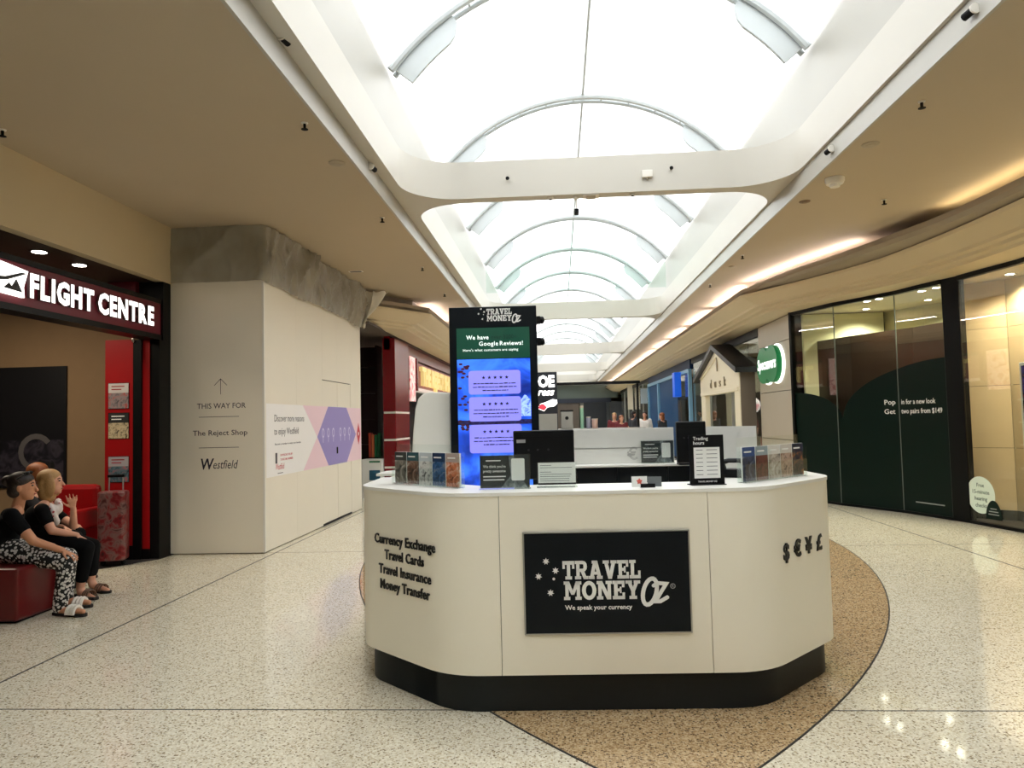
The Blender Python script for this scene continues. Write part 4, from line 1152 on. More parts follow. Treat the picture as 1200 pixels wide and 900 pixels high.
# inside: brown partition, lit back wall, honey panels
gpath = [gA, gB, gC, gD]
bpath = [(p[0] + .30, p[1] + .14) for p in gpath]; bpath[0] = mixp(bpath[0], bpath[1], .22)
par = thing('display_partition', 'dark brown gloss partition standing behind the green hill window vinyl', 'partition', (5.1, 11.4, 0))
for a, b in zip(bpath[:-1], bpath[1:]):
    A_, Rv, L_ = frame2(a, b)
    put('partition_board', MB().frect(A_, Rv, Z1, .002, .004, L_ - .002, 2.70, -.03, 0), m_brown, par)
bw = [(5.6, 13.0), (6.0, 12.2), (6.6, 11.2), (6.9, 10.2)]
lw_ = tag(thing('wall_optician', None, None, (6.2, 11.8, 0)), kind='structure')
for a, b in zip(bw[:-1], bw[1:]):
    A_, Rv, L_ = frame2(a, b); put('wall_panel', MB().frect(A_, Rv, Z1, .003, .0, L_ - .003, 3.2, -.05, 0), m_lit, lw_)
put('wall_return', MB().box(4.25, 12.76, 0, 5.6, 12.85, 3.17), m_lit, lw_)
sc_ = struct('ceiling_optician', MB().prism([(4.2, 12.8), (4.5, 11.9), (4.96, 11.1), (5.34, 9.9), (5.52, 8.9), (5.54, 4), (9.1, 4), (9.1, 12.8)], 3.18, 3.21), m_ceil)
def shop_light(x, y, z, lab, w=18, col=(1, .88, .68), grp='downlights inside the optician'):
    d = thing('downlight', lab, 'downlight', (x, y, z), 0, grp)
    put('trim_ring', MB().lathe([(.06, -.004), (.065, 0), (.06, .002)], n=16), m_white, d, world=False)
    put('lens', MB().lathe([(.048, -.006), (.048, -.004)], n=16), m_lamp, d, world=False)
    l = bpy.data.lights.new('lamp_light', 'SPOT'); l.energy = w; l.color = col; l.spot_size = R_(140); l.spot_blend = .8; l.shadow_soft_size = .05
    o = bpy.data.objects.new('lamp_light', l); COL.objects.link(o); o.parent = d; o.location = (0, 0, -.02)
    return d
for k, (x, y) in enumerate(((1016, 353), (1030, 350), (1080, 341), (1097, 337))):
    p = zp(x, y, 3.178); shop_light(p.x, p.y, 3.178, ('first', 'second', 'third', 'fourth')[k] + ' lit downlight from the left inside the optician window', 60)
# honey coloured panel wall behind the lit window
hp = [(5.52, 10.28), (5.95, 9.95), (6.15, 9.0), (6.2, 7.6), (6.2, 5)]
hw = tag(thing('wall_window_back', None, None, (6, 9, 0)), kind='structure')
for a, b in zip(hp[:-1], hp[1:]):
    A_, Rv, L_ = frame2(a, b)
    zz = [.13, .95, 1.78, 2.55, 3.18]
    for z0, z1 in zip(zz[:-1], zz[1:]):
        put('panel', MB().frect(A_, Rv, Z1, .003, z0 + .003, L_ - .003, z1 - .003, -.03, 0), m_tanp, hw)
    put('skirting', MB().frect(A_, Rv, Z1, 0, 0, L_, .13, -.03, .01), m_black, hw)
    put('backing', MB().frect(A_, Rv, Z1, 0, 0, L_, 3.18, -.06, -.03), m_black, hw)
for k, y in enumerate((9.55, 8.8, 8.0, 7.0)):
    shop_light(5.78 + .03 * k, y, 3.178, ('farthest', 'second farthest', 'second nearest', 'nearest')[k] + ' downlight over the honey panelled window', 110, (1, .93, .80))
for k, (x, y) in enumerate(((5.15, 12.35), (5.75, 11.55), (6.1, 10.7))):  # extra lamps added to brighten the olive wall behind the partition
    shop_light(x, y, 3.178, ('left', 'middle', 'right')[k] + ' fill lamp added between the partition and the olive wall', 130, (1, .96, .8))
# digital screen stand in the lit window
p = pane_hit(1192, 600, gE, gF)
sp = F3 + R7 * p[0] - R7.cross(Z1) * .22
ds = thing('window_display_screen', 'white framed portrait display screen standing in the lit window', 'display screen', (sp.x + .03, sp.y - .06, 0.005), math.atan2(R7.y, R7.x))
put('housing', MB().box(-.14, -.04, .42, .56, .04, 2.02), m_white, ds, world=False, bevel=.01)
put('screen', MB().box(-.10, -.045, .62, .52, -.038, 1.98), picture('screen_night', [(16, 20, 60), (30, 36, 100), (14, 30, 40), (10, 18, 16)], 3, .15, .5), ds, world=False)
put('foot', MB().prism(rrect(.62, .36, .12, .21), 0, .06), m_white, ds, world=False, bevel=.01)
put('leg', MB().box(.02, -.03, .06, .40, .03, .42), m_white, ds, world=False)
put('power_box', MB().box(-.06, -.045, .16, -.02, -.03, .30), m_black, ds, world=False)

# ---- tiled pillar with green sign
m_stone = M('grey_stone_tile', (176, 166, 148), .45, var=.05, scale=3)
PX_ = 4.07
pil = tag(thing('wall_pillar', None, None, (4.3, 13.9, 0)), kind='structure')
put('core', MB().box(PX_ + .02, 12.87, 0, 9.1, 14.93, 3.22), m_black, pil)
for z0, z1 in ((0, 1.0), (1.0, 1.885), (1.885, 2.785), (2.785, 3.215)):
    put('stone_tile', MB().box(PX_, 12.88, z0 + .006, PX_ + .02, 14.92, z1 - .006), m_stone, pil, bevel=.002)
gs = thing('optician_sign', 'green double-oval illuminated sign with white lettering on the stone pillar', 'shop sign', (PX_ - .05, 13.95, 2.45))
p0 = xp(894, 425, PX_); p1 = xp(920, 424, PX_)
gcy, gcz = (p0.y + p1.y) / 2, 2.40
def lobes(k):
    out = []
    a = [(-.30 + .44 * math.cos(t), .40 * math.sin(t)) for t in [R_(50 + 260 * j / 24) for j in range(25)]]
    b = [(.30 + .44 * math.cos(t), .40 * math.sin(t)) for t in [R_(-130 + 260 * j / 24) for j in range(25)]]
    return [(x * k * 1.05, y * k) for x, y in a + b]
Ry = V((0, -1, 0))
put('halo_plate', MB().fprism(lobes(.92), (PX_ - .002, gcy, gcz), Ry, Z1, 0, .03), M('lit_white_halo', (250, 252, 246), .4, var=0, emit=1.6), gs)
put('green_face', MB().fprism(lobes(.86), (PX_ - .04, gcy, gcz), Ry, Z1, 0, .09), M('sign_green', (14, 112, 62), .35, emit=.18), gs)
text('lettering', 'Specsavers', .21, M('sign_white', (250, 250, 248), .4, emit=.6), gs, (PX_ - .132, gcy, gcz - .08), Ry, Z1, .006, .02, fit=1.18, shear=.1)

# ================================================================== SHOPS FURTHER DOWN THE RIGHT SIDE
SXR = 4.12
def front_panes(name, y0, y1, n, mat=m_glass, top=3.18):
    w = tag(thing(name, None, None, (SXR, y0, 0)), kind='structure')
    for k in range(n):
        a = y0 + (y1 - y0) * k / n; b = y0 + (y1 - y0) * (k + 1) / n
        put('pane', MB().box(SXR - .005, a + .02, .05, SXR + .005, b - .02, top - .04), mat, w)
        put('mullion', MB().box(SXR - .03, a - .025, 0, SXR + .03, a + .025, top), m_alu, w)
    put('head_rail', MB().box(SXR - .04, y0, top - .12, SXR + .04, y1, 3.225), m_head, w)
    put('floor_rail', MB().box(SXR - .03, y0, 0, SXR + .03, y1, .05), m_head, w)
    return w
front_panes('window_7', 14.98, 22.45, 3)
front_panes('window_8', 33.2, 48, 6)
for k, (yy, m_) in enumerate(((22.5, m_shell), (33.1, m_shell), (40.5, m_shell), (48.1, m_shell))):
    struct('wall_divider_' + ('a', 'b', 'c', 'd')[k], MB().box(SXR + .05, yy - .05, 0, 9.1, yy + .05, 3.22), m_)
struct('wall_shop_rear', MB().box(7.2, 15, 0, 7.3, 56, 3.22), m_pale)
struct('ceiling_shops_right', MB().box(4.15, 14.95, 3.22, 9.1, 56, 3.26), m_ceil)
for k, yy in enumerate((18.0, 27.5, 37, 44)):  # one fill lamp and panel added per shop to light its interior
    l = bpy.data.lights.new('fill_lamp', 'AREA'); l.shape = 'RECTANGLE'; l.size = 1.6; l.size_y = 5; l.energy = (55, 40, 60, 60)[k]; l.color = (1, .95, .88)
    lt = thing('added_light_panel', ('long added light panel behind the gabled shop portal', 'light panel added inside the blue shop', 'light panel added in the shop beyond the blue one', 'light panel added in the farthest right shop')[k], 'ceiling light', (5.7, yy, 3.2))
    put('frame', MB().box(-.85, -2.55, -.02, .85, 2.55, .018), m_white, lt, world=False)
    o = bpy.data.objects.new('fill_lamp', l); COL.objects.link(o); o.parent = lt; o.location = (0, 0, -.03)
# shelving seen through the glass
for k, (yy, c) in enumerate(((16.0, (60, 62, 64)), (20.6, (110, 96, 84)))):
    sh = thing('shop_shelving', ('dark shelf unit right of the gabled portal inside the glass', 'brown shelf unit left of the gabled portal inside the glass')[k], 'shelf', (6.6, yy, 0))
    for z in (.3, .8, 1.3, 1.8, 2.3): put('shelf', MB().box(-.3, -.7, z, .3, .7, z + .03), M('shelf' + str(k), c, .6), sh, world=False)
    for s in (-.7, .7): put('side_panel', MB().box(-.3, s - .015, 0, .3, s + .015, 2.4), M('shelf' + str(k)), sh, world=False)
# gabled portal
m_cream = M('cream_portal_paint', (232, 222, 196), .5, var=.02)
m_taupe = M('taupe_portal_side', (112, 102, 90), .6, var=.05)
m_roof = M('black_ribbed_roof', (18, 18, 20), .4, var=.1)
GX = 3.74; gy0, gy1, gya = 15.25, 19.35, 17.25; ze, za = 2.42, 3.0
dk = thing('gabled_shop_portal', 'cream gabled house-shaped shop portal with black roof marked dusk', 'shop portal', (GX + .2, gya, 0))
Rm = V((0, -1, 0))
def ry(y): return gya - y      # to the right of the apex as seen from the mall
put('gable_board', MB().fprism([(ry(gy1), 2.02), (ry(gy0), 2.02), (ry(gy0), ze), (0, za), (ry(gy1), ze)], (GX, gya, 0), Rm, Z1, -.1, 0), m_cream, dk)
put('gable_border', MB().fprism([(ry(gy1), ze), (ry(gy1) + .16, ze - .03), (0, za - .17), (0, za)], (GX, gya, 0), Rm, Z1, 0, .03).fprism([(ry(gy0), ze), (0, za), (0, za - .17), (ry(gy0) - .16, ze - .03)], (GX, gya, 0), Rm, Z1, 0, .03), m_cream, dk)
for a, b in ((gy0, gy0 + .45), (gy1 - .55, gy1 - .05)):
    put('post', MB().box(GX - .0, a, 0, GX + .12, b, 2.02), m_cream, dk, bevel=.01)
put('side_wall', MB().box(GX + .02, gy0 - .02, 0, SXR - .06, gy0, ze), m_taupe, dk)
put('lintel', MB().box(GX - .03, gy0 + .1, 1.97, GX + .14, gy1 - .1, 2.05), m_cream, dk, bevel=.008)
for (ya_, za_), (yb2, zb2) in (((gy0 - .28, ze - .09), (gya, za + .02)), ((gya, za + .02), (gy1 + .28, ze - .09))):
    put('roof_slope', MB().add([(GX - .14, ya_, za_), (SXR - .06, ya_, za_), (SXR - .06, yb2, zb2), (GX - .14, yb2, zb2), (GX - .14, ya_, za_ + .11), (SXR - .06, ya_, za_ + .11), (SXR - .06, yb2, zb2 + .11), (GX - .14, yb2, zb2 + .11)],
        [(0, 1, 2, 3), (4, 7, 6, 5), (0, 4, 5, 1), (1, 5, 6, 2), (2, 6, 7, 3), (3, 7, 4, 0)]), m_roof, dk)
for k, c in enumerate('dusk'):
    text('letter', c, .21, M('bronze_letter', (150, 136, 108), .4, .3), dk, (GX - .002, gya + .75 - .5 * k, 2.13), Rm, Z1, .02, 0, fit=.16)
put('flame_emblem', MB().fprism([(-.03, 0), (.03, 0), (.06, .15), (0, .33), (-.06, .15)], (GX - .002, gya, 2.5), Rm, Z1, 0, .02), M('bronze_letter'), dk)
# hoop clothes rail and pink display in the portal
hr = thing('hoop_clothes_rail', 'white hoop clothes rail standing in the gabled portal', 'clothes rail', (4.9, 16.2, 0))
put('hoop', MB().tube([(0, -.45, 0), (0, -.45, 1.5)] + [(0, -.45 * math.cos(t), 1.5 + .45 * math.sin(t)) for t in [math.pi * k / 12 for k in range(1, 12)]] + [(0, .45, 1.5), (0, .45, 0)], .025, 8), m_white, hr, world=False, smooth=True)
put('base', MB().box(-.2, -.5, 0, .2, .5, .03), m_white, hr, world=False)
ds_ = thing('candle_display', 'pink and red stacked display seen through the gabled portal', 'display', (5.3, 17.9, 0))
for k, (z0, z1, c) in enumerate(((0, .9, (150, 60, 70)), (.9, 1.3, (96, 56, 60)), (1.3, 1.65, (176, 150, 140)))):
    put('display_box', MB().box(-.3, -.6 + .1 * k, z0, .3, .6 - .1 * k, z1 - .01), M('disp%d' % k, c, .6, var=.2, scale=12), ds_, world=False)
bl_ = thing('paper_lantern', 'white and pink paper lantern hanging in the gabled portal', 'lantern', (4.4, 17.0, 1.68))
put('shade', MB().ball((0, 0, 0), (.22, .3, .2)), picture('lantern_paper', [(255, 250, 246), (250, 240, 236), (236, 120, 130)], 3, .6, .6), bl_, world=False, smooth='all')
put('cord', MB().tube([(0, 0, .2), (0, 0, 1.5)], .006, 6), m_black, bl_, world=False)
# blue shop
m_blue = M('petrol_blue_panel', (4, 66, 112), .5, var=.05, spec=.2)
m_dblue = M('dark_blue_fascia', (8, 36, 74), .5, var=.05, spec=.2)
m_pblue = M('pale_blue_frame', (120, 168, 200), .4, var=.03)
bs = thing('blue_shopfront', 'petrol blue shopfront with pale blue window frames beyond the gabled portal', 'shopfront', (4.1, 27.7, 0))
put('fascia_panel', MB().box(4.06, 22.6, 2.92, 4.2, 33.0, 3.22), m_dblue, bs)
put('wall_panel', MB().box(4.1, 25.3, .05, 4.18, 29.6, 2.88), m_blue, bs)
put('wall_panel', MB().box(4.1, 30.4, .05, 4.18, 33.0, 2.88), m_blue, bs)
for y0, y1 in ((22.62, 22.8), (29.6, 29.85), (32.85, 33.05)): put('frame_post', MB().box(4.02, y0, 0, 4.12, y1, 2.92), m_pblue, bs)
put('frame_rail', MB().box(4.02, 22.8, 2.82, 4.12, 33, 2.93), m_pblue, bs)
put('door_pane', MB().box(4.1, 22.8, .05, 4.11, 25.3, 2.82), m_glass, bs)
bx = thing('blue_box_sign', 'bright blue box sign projecting from the blue shopfront', 'shop sign', (3.85, 24.0, 2.0))
bq0, bq1 = yp(791, 465, 23.9), yp(803, 436, 23.9)
put('box', MB().box(bq0.x, 23.9, bq0.z, 4.0, 24.35, bq1.z), M('bright_blue_sign', (26, 92, 214), .35, emit=.35), bx)
put('arm', MB().box(3.95, 24.08, bq1.z - .06, 4.019, 24.14, bq1.z), m_alu, bx)
put('hanger', MB().box(3.97, 24.08, bq1.z - .06, 4.0203, 24.14, 2.88), m_alu, bx)
# far end of the mall
fe = struct('wall_end_bulkhead', MB().box(-3.2, 50.2, 2.85, 4.1, 50.5, ZC), M('dim_green_grey', (92, 104, 98), .7))
for k, x in enumerate((-2.4, -.3, 1.6, 3.4)):
    put('end_column', MB().box(x - .12, 50.2, 0, x + .12, 50.5, 2.85), M('end_col%d' % (k % 2), ((110, 108, 104), (60, 66, 70))[k % 2], .6), fe)
    put('end_glazing', MB().box(x + .14, 50.3, .02, x + 1.7, 50.32, 2.6), M('dim_shop_print%d' % k, ((44, 50, 56), (96, 86, 78), (30, 36, 44), (80, 84, 90))[k], .3, var=.3, scale=2), fe)
put('end_sign_band', MB().box(-1.6, 50.15, 2.55, 3.6, 50.2, 2.85), M('navy_end_sign', (22, 32, 50), .4), fe)
for x0, x1, z0, z1, yy, c, lab in ((736, 741, 448, 480, 40, (206, 200, 186), 'pale upright banner beyond the blue shop'), (751, 758, 455, 473, 34, (190, 206, 220), 'pale blue hanging banner beside the blue shop')):
    q0, q1 = yp(x0, z1, yy), yp(x1, z0, yy)
    bn = thing('hanging_banner', lab, 'banner', ((q0.x + q1.x) / 2, yy, q0.z))
    put('fabric', MB().box(q0.x, yy, q0.z, q1.x, yy + .03, q1.z), M('banner%d' % x0, c, .7), bn)
    put('rod', MB().tube([(q0.x - .03, yy + .015, q1.z), (4.15, yy + .015, q1.z)], .02, 6), m_alu, bn)

# ================================================================== SHOE KIOSK AND STALLS IN THE MALL
YS = 20.0
sx0, sx1 = -1.02, yp(653, 460, YS).x; sz0, sz1 = 1.70, 2.77
sh = thing('shoe_repair_kiosk', 'dark shoe repair kiosk with tall sign tower behind the digital totem', 'kiosk', (-.5, YS + .5, 0))
put('sign_tower', MB().box(sx0, YS, 0, sx1, YS + .3, sz1), M('ink_navy', (18, 24, 36), .4), sh)
xr = sx1 - .06
text('lettering', 'SHOE', .30, m_signw, sh, ((sx0 + xr) / 2 + .03, YS - .001, 2.37), X1, Z1, .01, .05, fit=.86)
text('lettering', 'express', .20, m_signw, sh, ((sx0 + xr) / 2 + .03, YS - .001, 2.13), X1, Z1, .01, .03, fit=.84, shear=.35)
put('shoe_print', MB().fprism([(-.28, -.05), (-.1, -.13), (.0, -.02), (.18, .0), (.27, .08), (.26, .18), (.14, .2), (-.05, .12), (-.2, .08)], (-.3, YS - .001, 1.82), X1, Z1, 0, .008), m_signw, sh)
put('shoe_print', MB().fprism([(-.26, -.04), (-.1, -.11), (-.02, -.02), (-.12, .08), (-.22, .05)], (-.3, YS - .01, 1.82), X1, Z1, 0, .008), M('coral_red_print', (226, 60, 80), .5, emit=.3), sh)
put('grey_panel', MB().box(sx0 + .3, YS - .02, 1.16, sx1 - .02, YS, 1.62), M('pale_grey_panel', (150, 150, 146), .5), sh)
put('counter', MB().box(sx1, YS, 0, 2.3, YS + .7, 1.15), M('ink_navy'), sh, bevel=.01)
put('counter_top', MB().box(sx1, YS - .05, 1.15, 2.35, YS + .75, 1.19), m_chrome, sh)
put('canopy_post', MB().box(2.2, YS + .6, 1.19, 2.26, YS + .66, 2.5), m_black, sh)
put('canopy_beam', MB().box(sx1, YS + .55, 2.42, 2.3, YS + .7, 2.5), m_black, sh)
kb = thing('key_cutting_machine', 'grey machine on the dark shoe kiosk counter', 'machine', (.22, YS + .3, 1.191))
put('casing', MB().box(-.17, -.18, 0, .17, .18, .48), M('machine_grey', (160, 160, 156), .4, .3), kb, world=False, bevel=.02)
put('lid', MB().box(-.18, -.19, .48, .18, .19, .52), m_black, kb, world=False)
put('dial', MB().fprism(circle(.05, 12), (0, -.181, .3), X1, Z1, 0, .02), m_black, kb, world=False)
for k, (px, h, rad, c, lab) in enumerate(((682, .62, .05, (150, 196, 170), 'tall pale green cylinder on the shoe kiosk counter'), (689.5, .32, .06, (150, 150, 170), 'short lilac-grey canister on the shoe kiosk counter'), (697, .26, .08, (206, 170, 156), 'pinkish round tub on the shoe kiosk counter'))):
    q = yp(px, 490, YS + .2)
    cy = thing('counter_canister', lab, 'canister', (q.x, YS + .2, 1.191))
    put('body', MB().lathe([(rad, 0), (rad, h * .9), (rad * .96, h * .92)], n=18), M('canister%d' % k, c, .4), cy, world=False, smooth=True)
    put('cap', MB().lathe([(rad * 1.04, h * .92), (rad * 1.04, h), (rad * .9, h * 1.02)], n=18), M('canister_cap', (190, 176, 160), .5), cy, world=False, smooth=True)

# ================================================================== LEFT SIDE BEYOND THE HOARDING
LX = -3.27
m_rcol = M('deep_red_tile', (120, 14, 24), .25, var=.06)
y0c, y1c = xp(464, 500, LX).y, xp(480, 500, LX).y
xc0 = yp(449.5, 500, y0c).x
rc_ = thing('red_tiled_column', 'deep red tiled column with white joints beyond the hoarding', 'column', (LX - .2, (y0c + y1c) / 2, 0))
zj = [.02, .58, 1.13, 1.68, 3.2]
for z0, z1 in zip(zj[:-1], zj[1:]):
    put('red_tile', MB().box(xc0, y0c, z0 + .02, LX, y1c, z1 - .02), m_rcol, rc_, bevel=.004)
    put('white_joint', MB().box(xc0 + .01, y0c - .004, z0 - .02, LX + .004, y1c - .01, z0 + .02), m_white, rc_)
struct('wall_left_far', MB().box(-8.3, 56 - .1, 0, -3.2, 56, 3.22), m_shell)
struct('wall_shop_left_rear', MB().box(-6.6, 12.5, 0, -6.5, 56, 3.22), M('maroon_shop_wall', (70, 22, 28), .7))
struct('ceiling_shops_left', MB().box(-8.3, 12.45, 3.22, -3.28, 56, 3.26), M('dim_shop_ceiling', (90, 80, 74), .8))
rj = thing('reject_shop_sign', 'lit pink sign box with gold THE REJECT SHOP letters', 'shop sign', (LX, 19, 2.4))
ys0, ys1 = xp(488.5, 430, LX).y, xp(527, 430, LX).y
put('sign_box', MB().box(LX - .2, ys0, 2.28, LX, ys1 + 1.5, 2.86), M('lit_pink_face', (150, 88, 82), .4, emit=.15), rj, bevel=.01)
put('lower_rail', MB().box(LX - .2, ys0, 2.20, LX + .02, ys1 + 1.5, 2.27), M('pale_rail', (224, 204, 196), .4, emit=.3), rj)
text('lettering', 'THE REJECT SHOP', .40, M('gold_letter', (240, 214, 140), .4, emit=.35), rj, (LX + .002, (ys0 + ys1) / 2 + .15, 2.37), Y1, Z1, .08, .05, fit=(ys1 - ys0) * .95)
put('end_cap', MB().box(LX - .22, ys0 - .12, 2.2, LX + .03, ys0, 2.95), m_rcol, rj)
# window graphic right of the column
g0, g1 = xp(481, 450, LX).y, xp(487, 450, LX).y
for k, (z0, z1) in enumerate(((1.95, 2.95),)):
    wp = thing('window_poster', ('tall pink window poster beside the red tiled column', 'upper pink window poster beside the red tiled column')[k], 'poster', (LX, (g0 + g1) / 2, z0))
    put('sheet', MB().box(LX - .02, g0, z0, LX, g1, z1), picture('pink_poster%d' % k, [(236, 150, 150), (250, 214, 206), (190, 70, 80)], 4, .4, .5), wp)
front = tag(thing('window_9', None, None, (LX - .05, 20, 0)), kind='structure')
for k in range(4):
    a = y1c + .1 + 4.4 * k
    put('pane', MB().box(LX - .06, a, .04, LX - .05, a + 4.3, 2.2), m_glass, front)
    put('mullion', MB().box(LX - .08, a + 4.3, 0, LX - .02, a + 4.4, 2.25), m_black, front)
put('head_rail', MB().box(LX - .1, y0c, 2.95, LX - .22, ys1 + 10, 3.22), m_rcol, front)
# dark shelving with upright boards just past the hoarding
bk_ = thing('shop_bookcase', 'dark shop bookcase just past the end of the hoarding', 'shelf', (-4.4, 14.9, 0))
m_dk = M('dark_maroon_shelf', (44, 16, 20), .6)
for z in (.45, 1.0, 1.55, 2.1, 2.65): put('shelf', MB().box(-.9, 0, z, .62, .4, z + .03), m_dk, bk_, world=False)
put('back_panel', MB().box(-.9, .4, 0, .62, .43, 3.1), m_dk, bk_, world=False)
for s in (-.9, .62): put('side_panel', MB().box(s - .02, 0, 0, s + .02, .43, 3.1), m_dk, bk_, world=False)
for k, (px, c, h, n_) in enumerate(((434, (190, 70, 50), .50, 'orange'), (437.5, (214, 110, 70), .47, 'pale orange'), (441, (30, 120, 70), .46, 'green'), (445, (16, 110, 60), .50, 'deep green'))):
    q = yp(px, 536, 14.75)
    tag(put('gift_board', MB().box(q.x - .025, 14.72, q.z, q.x + .025, 14.89, q.z + h), M('board%d' % k, c, .5), bevel=.003), n_ + ' upright board in the row on the dark shop bookcase', 'board', 'upright boards on the dark bookcase')
q0, q1 = yp(430, 566, 14.3), yp(447.5, 538, 14.3)
bxw = thing('white_crate', 'white printed crate in front of the dark shop bookcase', 'crate', ((q0.x + q1.x) / 2, 14.4, 0))
put('carton', MB().box(q0.x - .1, 14.3, 0, q1.x, 14.68, q1.z), m_paper, bxw, bevel=.004)
put('blue_label', MB().box(q0.x + .05, 14.297, q0.z + .05, q1.x - .04, 14.3, q0.z + .25), M('teal_label', (40, 90, 120), .5), bxw)
put('green_stripe', MB().box(q0.x + .05, 14.297, q1.z - .07, q1.x - .04, 14.3, q1.z - .03), M('green_label', (70, 130, 100), .5), bxw)

# ================================================================== CEILING FITTINGS
def sprinkler(px, py, lab, z=ZC):
    p = zp(px, py, z)
    r = thing('sprinkler', lab, 'sprinkler', (p.x, p.y, z), 0, 'ceiling sprinklers')
    put('rose', MB().lathe([(.028, 0), (.024, -.008), (.012, -.01)], n=12), m_white, r, world=False)
    put('stem', MB().lathe([(.012, -.008), (.010, -.05)], n=10), m_blackm, r, world=False)
    put('deflector', MB().lathe([(.028, -.05), (.028, -.054), (.008, -.06)], n=12), m_blackm, r, world=False)
for px, py, lab in ((3, 152, 'black ceiling sprinkler at the left photo edge above the shop bulkhead'), (357, 144, 'black ceiling sprinkler on the left ceiling nearest the skylight trim corner'), (448, 255, 'black ceiling sprinkler on the left ceiling beyond the white disc'), (495, 313, 'small black sprinkler on the left ceiling, second farthest'), (521, 344, 'small black sprinkler on the left ceiling, farthest'),
                    (1080, 119, 'black ceiling sprinkler highest on the right ceiling'), (1036, 234, 'black ceiling sprinkler on the right ceiling beside the dark cove gap'), (870, 299, 'small black sprinkler on the right ceiling near the skylight corner'), (832, 333, 'small black sprinkler on the right ceiling, farthest of all')):
    sprinkler(px, py, lab)
def disc(px, py, lab, cat, name, rad=.06, h=.02, mat=m_white):
    p = zp(px, py, ZC)
    r = thing(name, lab, cat, (p.x, p.y, ZC), 0)
    put('base', MB().lathe([(rad, 0), (rad, -h * .5), (rad * .85, -h)], n=20), mat, r, world=False, smooth=True)
    put('grille', MB().lathe([(rad * .6, -h), (rad * .5, -h * 1.5)], n=16), mat, r, world=False)
m_dim = M('dusty_cover', (170, 158, 138), .6)
disc(395, 191, 'flat beige ceiling disc on the left ceiling', 'ceiling disc', 'concealed_speaker', .075, .012, m_dim)
disc(1020, 169, 'flat beige ceiling disc on the right ceiling near the skylight', 'ceiling disc', 'concealed_speaker', .075, .012, m_dim)
disc(943, 236, 'flat brown ceiling disc below the smoke detector', 'ceiling disc', 'concealed_speaker', .06, .012, M('brown_cover', (130, 108, 88), .6))
disc(978, 209, 'white domed smoke detector on the right ceiling', 'smoke detector', 'smoke_detector', .095, .06, m_white)
disc(858, 312, 'small flat disc on the right ceiling beside the cove light', 'ceiling disc', 'concealed_speaker', .06, .012, m_dim)
p = zp(417, 318, ZC); vt = thing('ceiling_vent', 'narrow dark slot vent in the left ceiling above the hoarding', 'vent', (p.x, p.y, ZC))
put('frame', MB().box(-.11, -.05, -.006, .11, .05, 0), m_white, vt, world=False); put('slot', MB().box(-.09, -.03, -.008, .09, .03, -.006), m_black, vt, world=False)
# little spotlights on the skylight trim
for px, py, X_, lab in ((327, 44, -1.79, 'small spotlight clipped to the left skylight trim, nearest'), (433, 196, -1.79, 'small spotlight clipped to the left skylight trim, farther'), (1144, 12, 2.63, 'small spotlight clipped to the right skylight trim, nearest'), (976, 175, 2.63, 'small spotlight clipped to the right skylight trim, farther')):
    q = xp(px, py, X_); s = 1 if X_ < 0 else -1
    r = thing('trim_spotlight', lab, 'spotlight', (X_, q.y, q.z), 0, 'spotlights on the skylight trim')
    put('bracket', MB().box(0 if s > 0 else -.02, -.012, -.012, .02 if s > 0 else 0, .012, .012), m_white, r, world=False)
    put('barrel', MB().tube([(s * .02, -.02, 0), (s * .04, .06, -.01)], .025, 10), m_blackm, r, world=False)
    put('rim', MB().tube([(s * .0195, -.03, .001), (s * .02, -.02, 0)], .034, 12), m_white, r, world=False)
# fittings on the first cross beam
BF = YB[1] - .085
q = yp(758, 204.5, BF); r = thing('beam_junction_box', 'small white junction box on the first skylight beam', 'junction box', (q.x, BF, q.z - .045))
put('case', MB().box(-.06, -.05, 0, .06, -.0005, .085), m_white, r, world=False, bevel=.008); put('cable_gland', MB().lathe([(.012, -.02), (.012, 0)], (0, -.025, 0), 8), m_dim, r, world=False)
for px, py, lab in ((595, 210, 'tiny sprinkler on the first beam face, left half'), (786, 198, 'tiny sprinkler on the first beam face, right half')):
    q = yp(px, py, BF); r = thing('wall_sprinkler', lab, 'sprinkler', (q.x, BF, q.z), 0, 'sprinklers on the first beam')
    put('stem', MB().tube([(0, 0, 0), (0, -.05, 0)], .008, 8), m_dim, r, world=False); put('deflector', MB().tube([(0, -.05, -.006), (0, -.055, -.006)], .022, 10), m_blackm, r, world=False)
q = zp(675, 232, ZS); r = thing('hanging_camera', 'small black security camera hanging under the first skylight beam', 'security camera', (q.x, YB[1], ZS))
put('mount', MB().lathe([(.035, 0), (.03, -.03)], n=14), m_white, r, world=False); put('drop_rod', MB().tube([(0, 0, -.03), (0, 0, -.16)], .008, 8), m_white, r, world=False)
put('camera_body', MB().box(-.025, -.07, -.21, .025, .05, -.16), m_blackm, r, world=False, bevel=.006); put('lens', MB().tube([(0, -.07, -.185), (0, -.09, -.187)], .018, 10), m_black, r, world=False)
q = zp(692, 233, ZS); r = thing('emergency_light', 'square white emergency light under the first beam beside the camera', 'emergency light', (q.x, YB[1], ZS))
put('plate', MB().box(-.09, -.07, -.012, .09, .07, 0), m_white, r, world=False); put('lens', MB().box(-.05, -.04, -.03, .05, .04, -.012), m_dim, r, world=False)
for px, lab in ((645, 'small ring sensor under the first beam, left of the camera'), (740, 'small ring sensor under the first beam, right of the emergency light')):
    q = zp(px, 231, ZS); r = thing('ring_sensor', lab, 'sensor', (q.x, YB[1], ZS), 0, 'ring sensors under the first beam')
    put('collar', MB().lathe([(.035, 0), (.035, -.02), (.028, -.022)], n=14), m_white, r, world=False); put('eye', MB().lathe([(.018, -.022), (.012, -.03)], n=12), m_blackm, r, world=False)

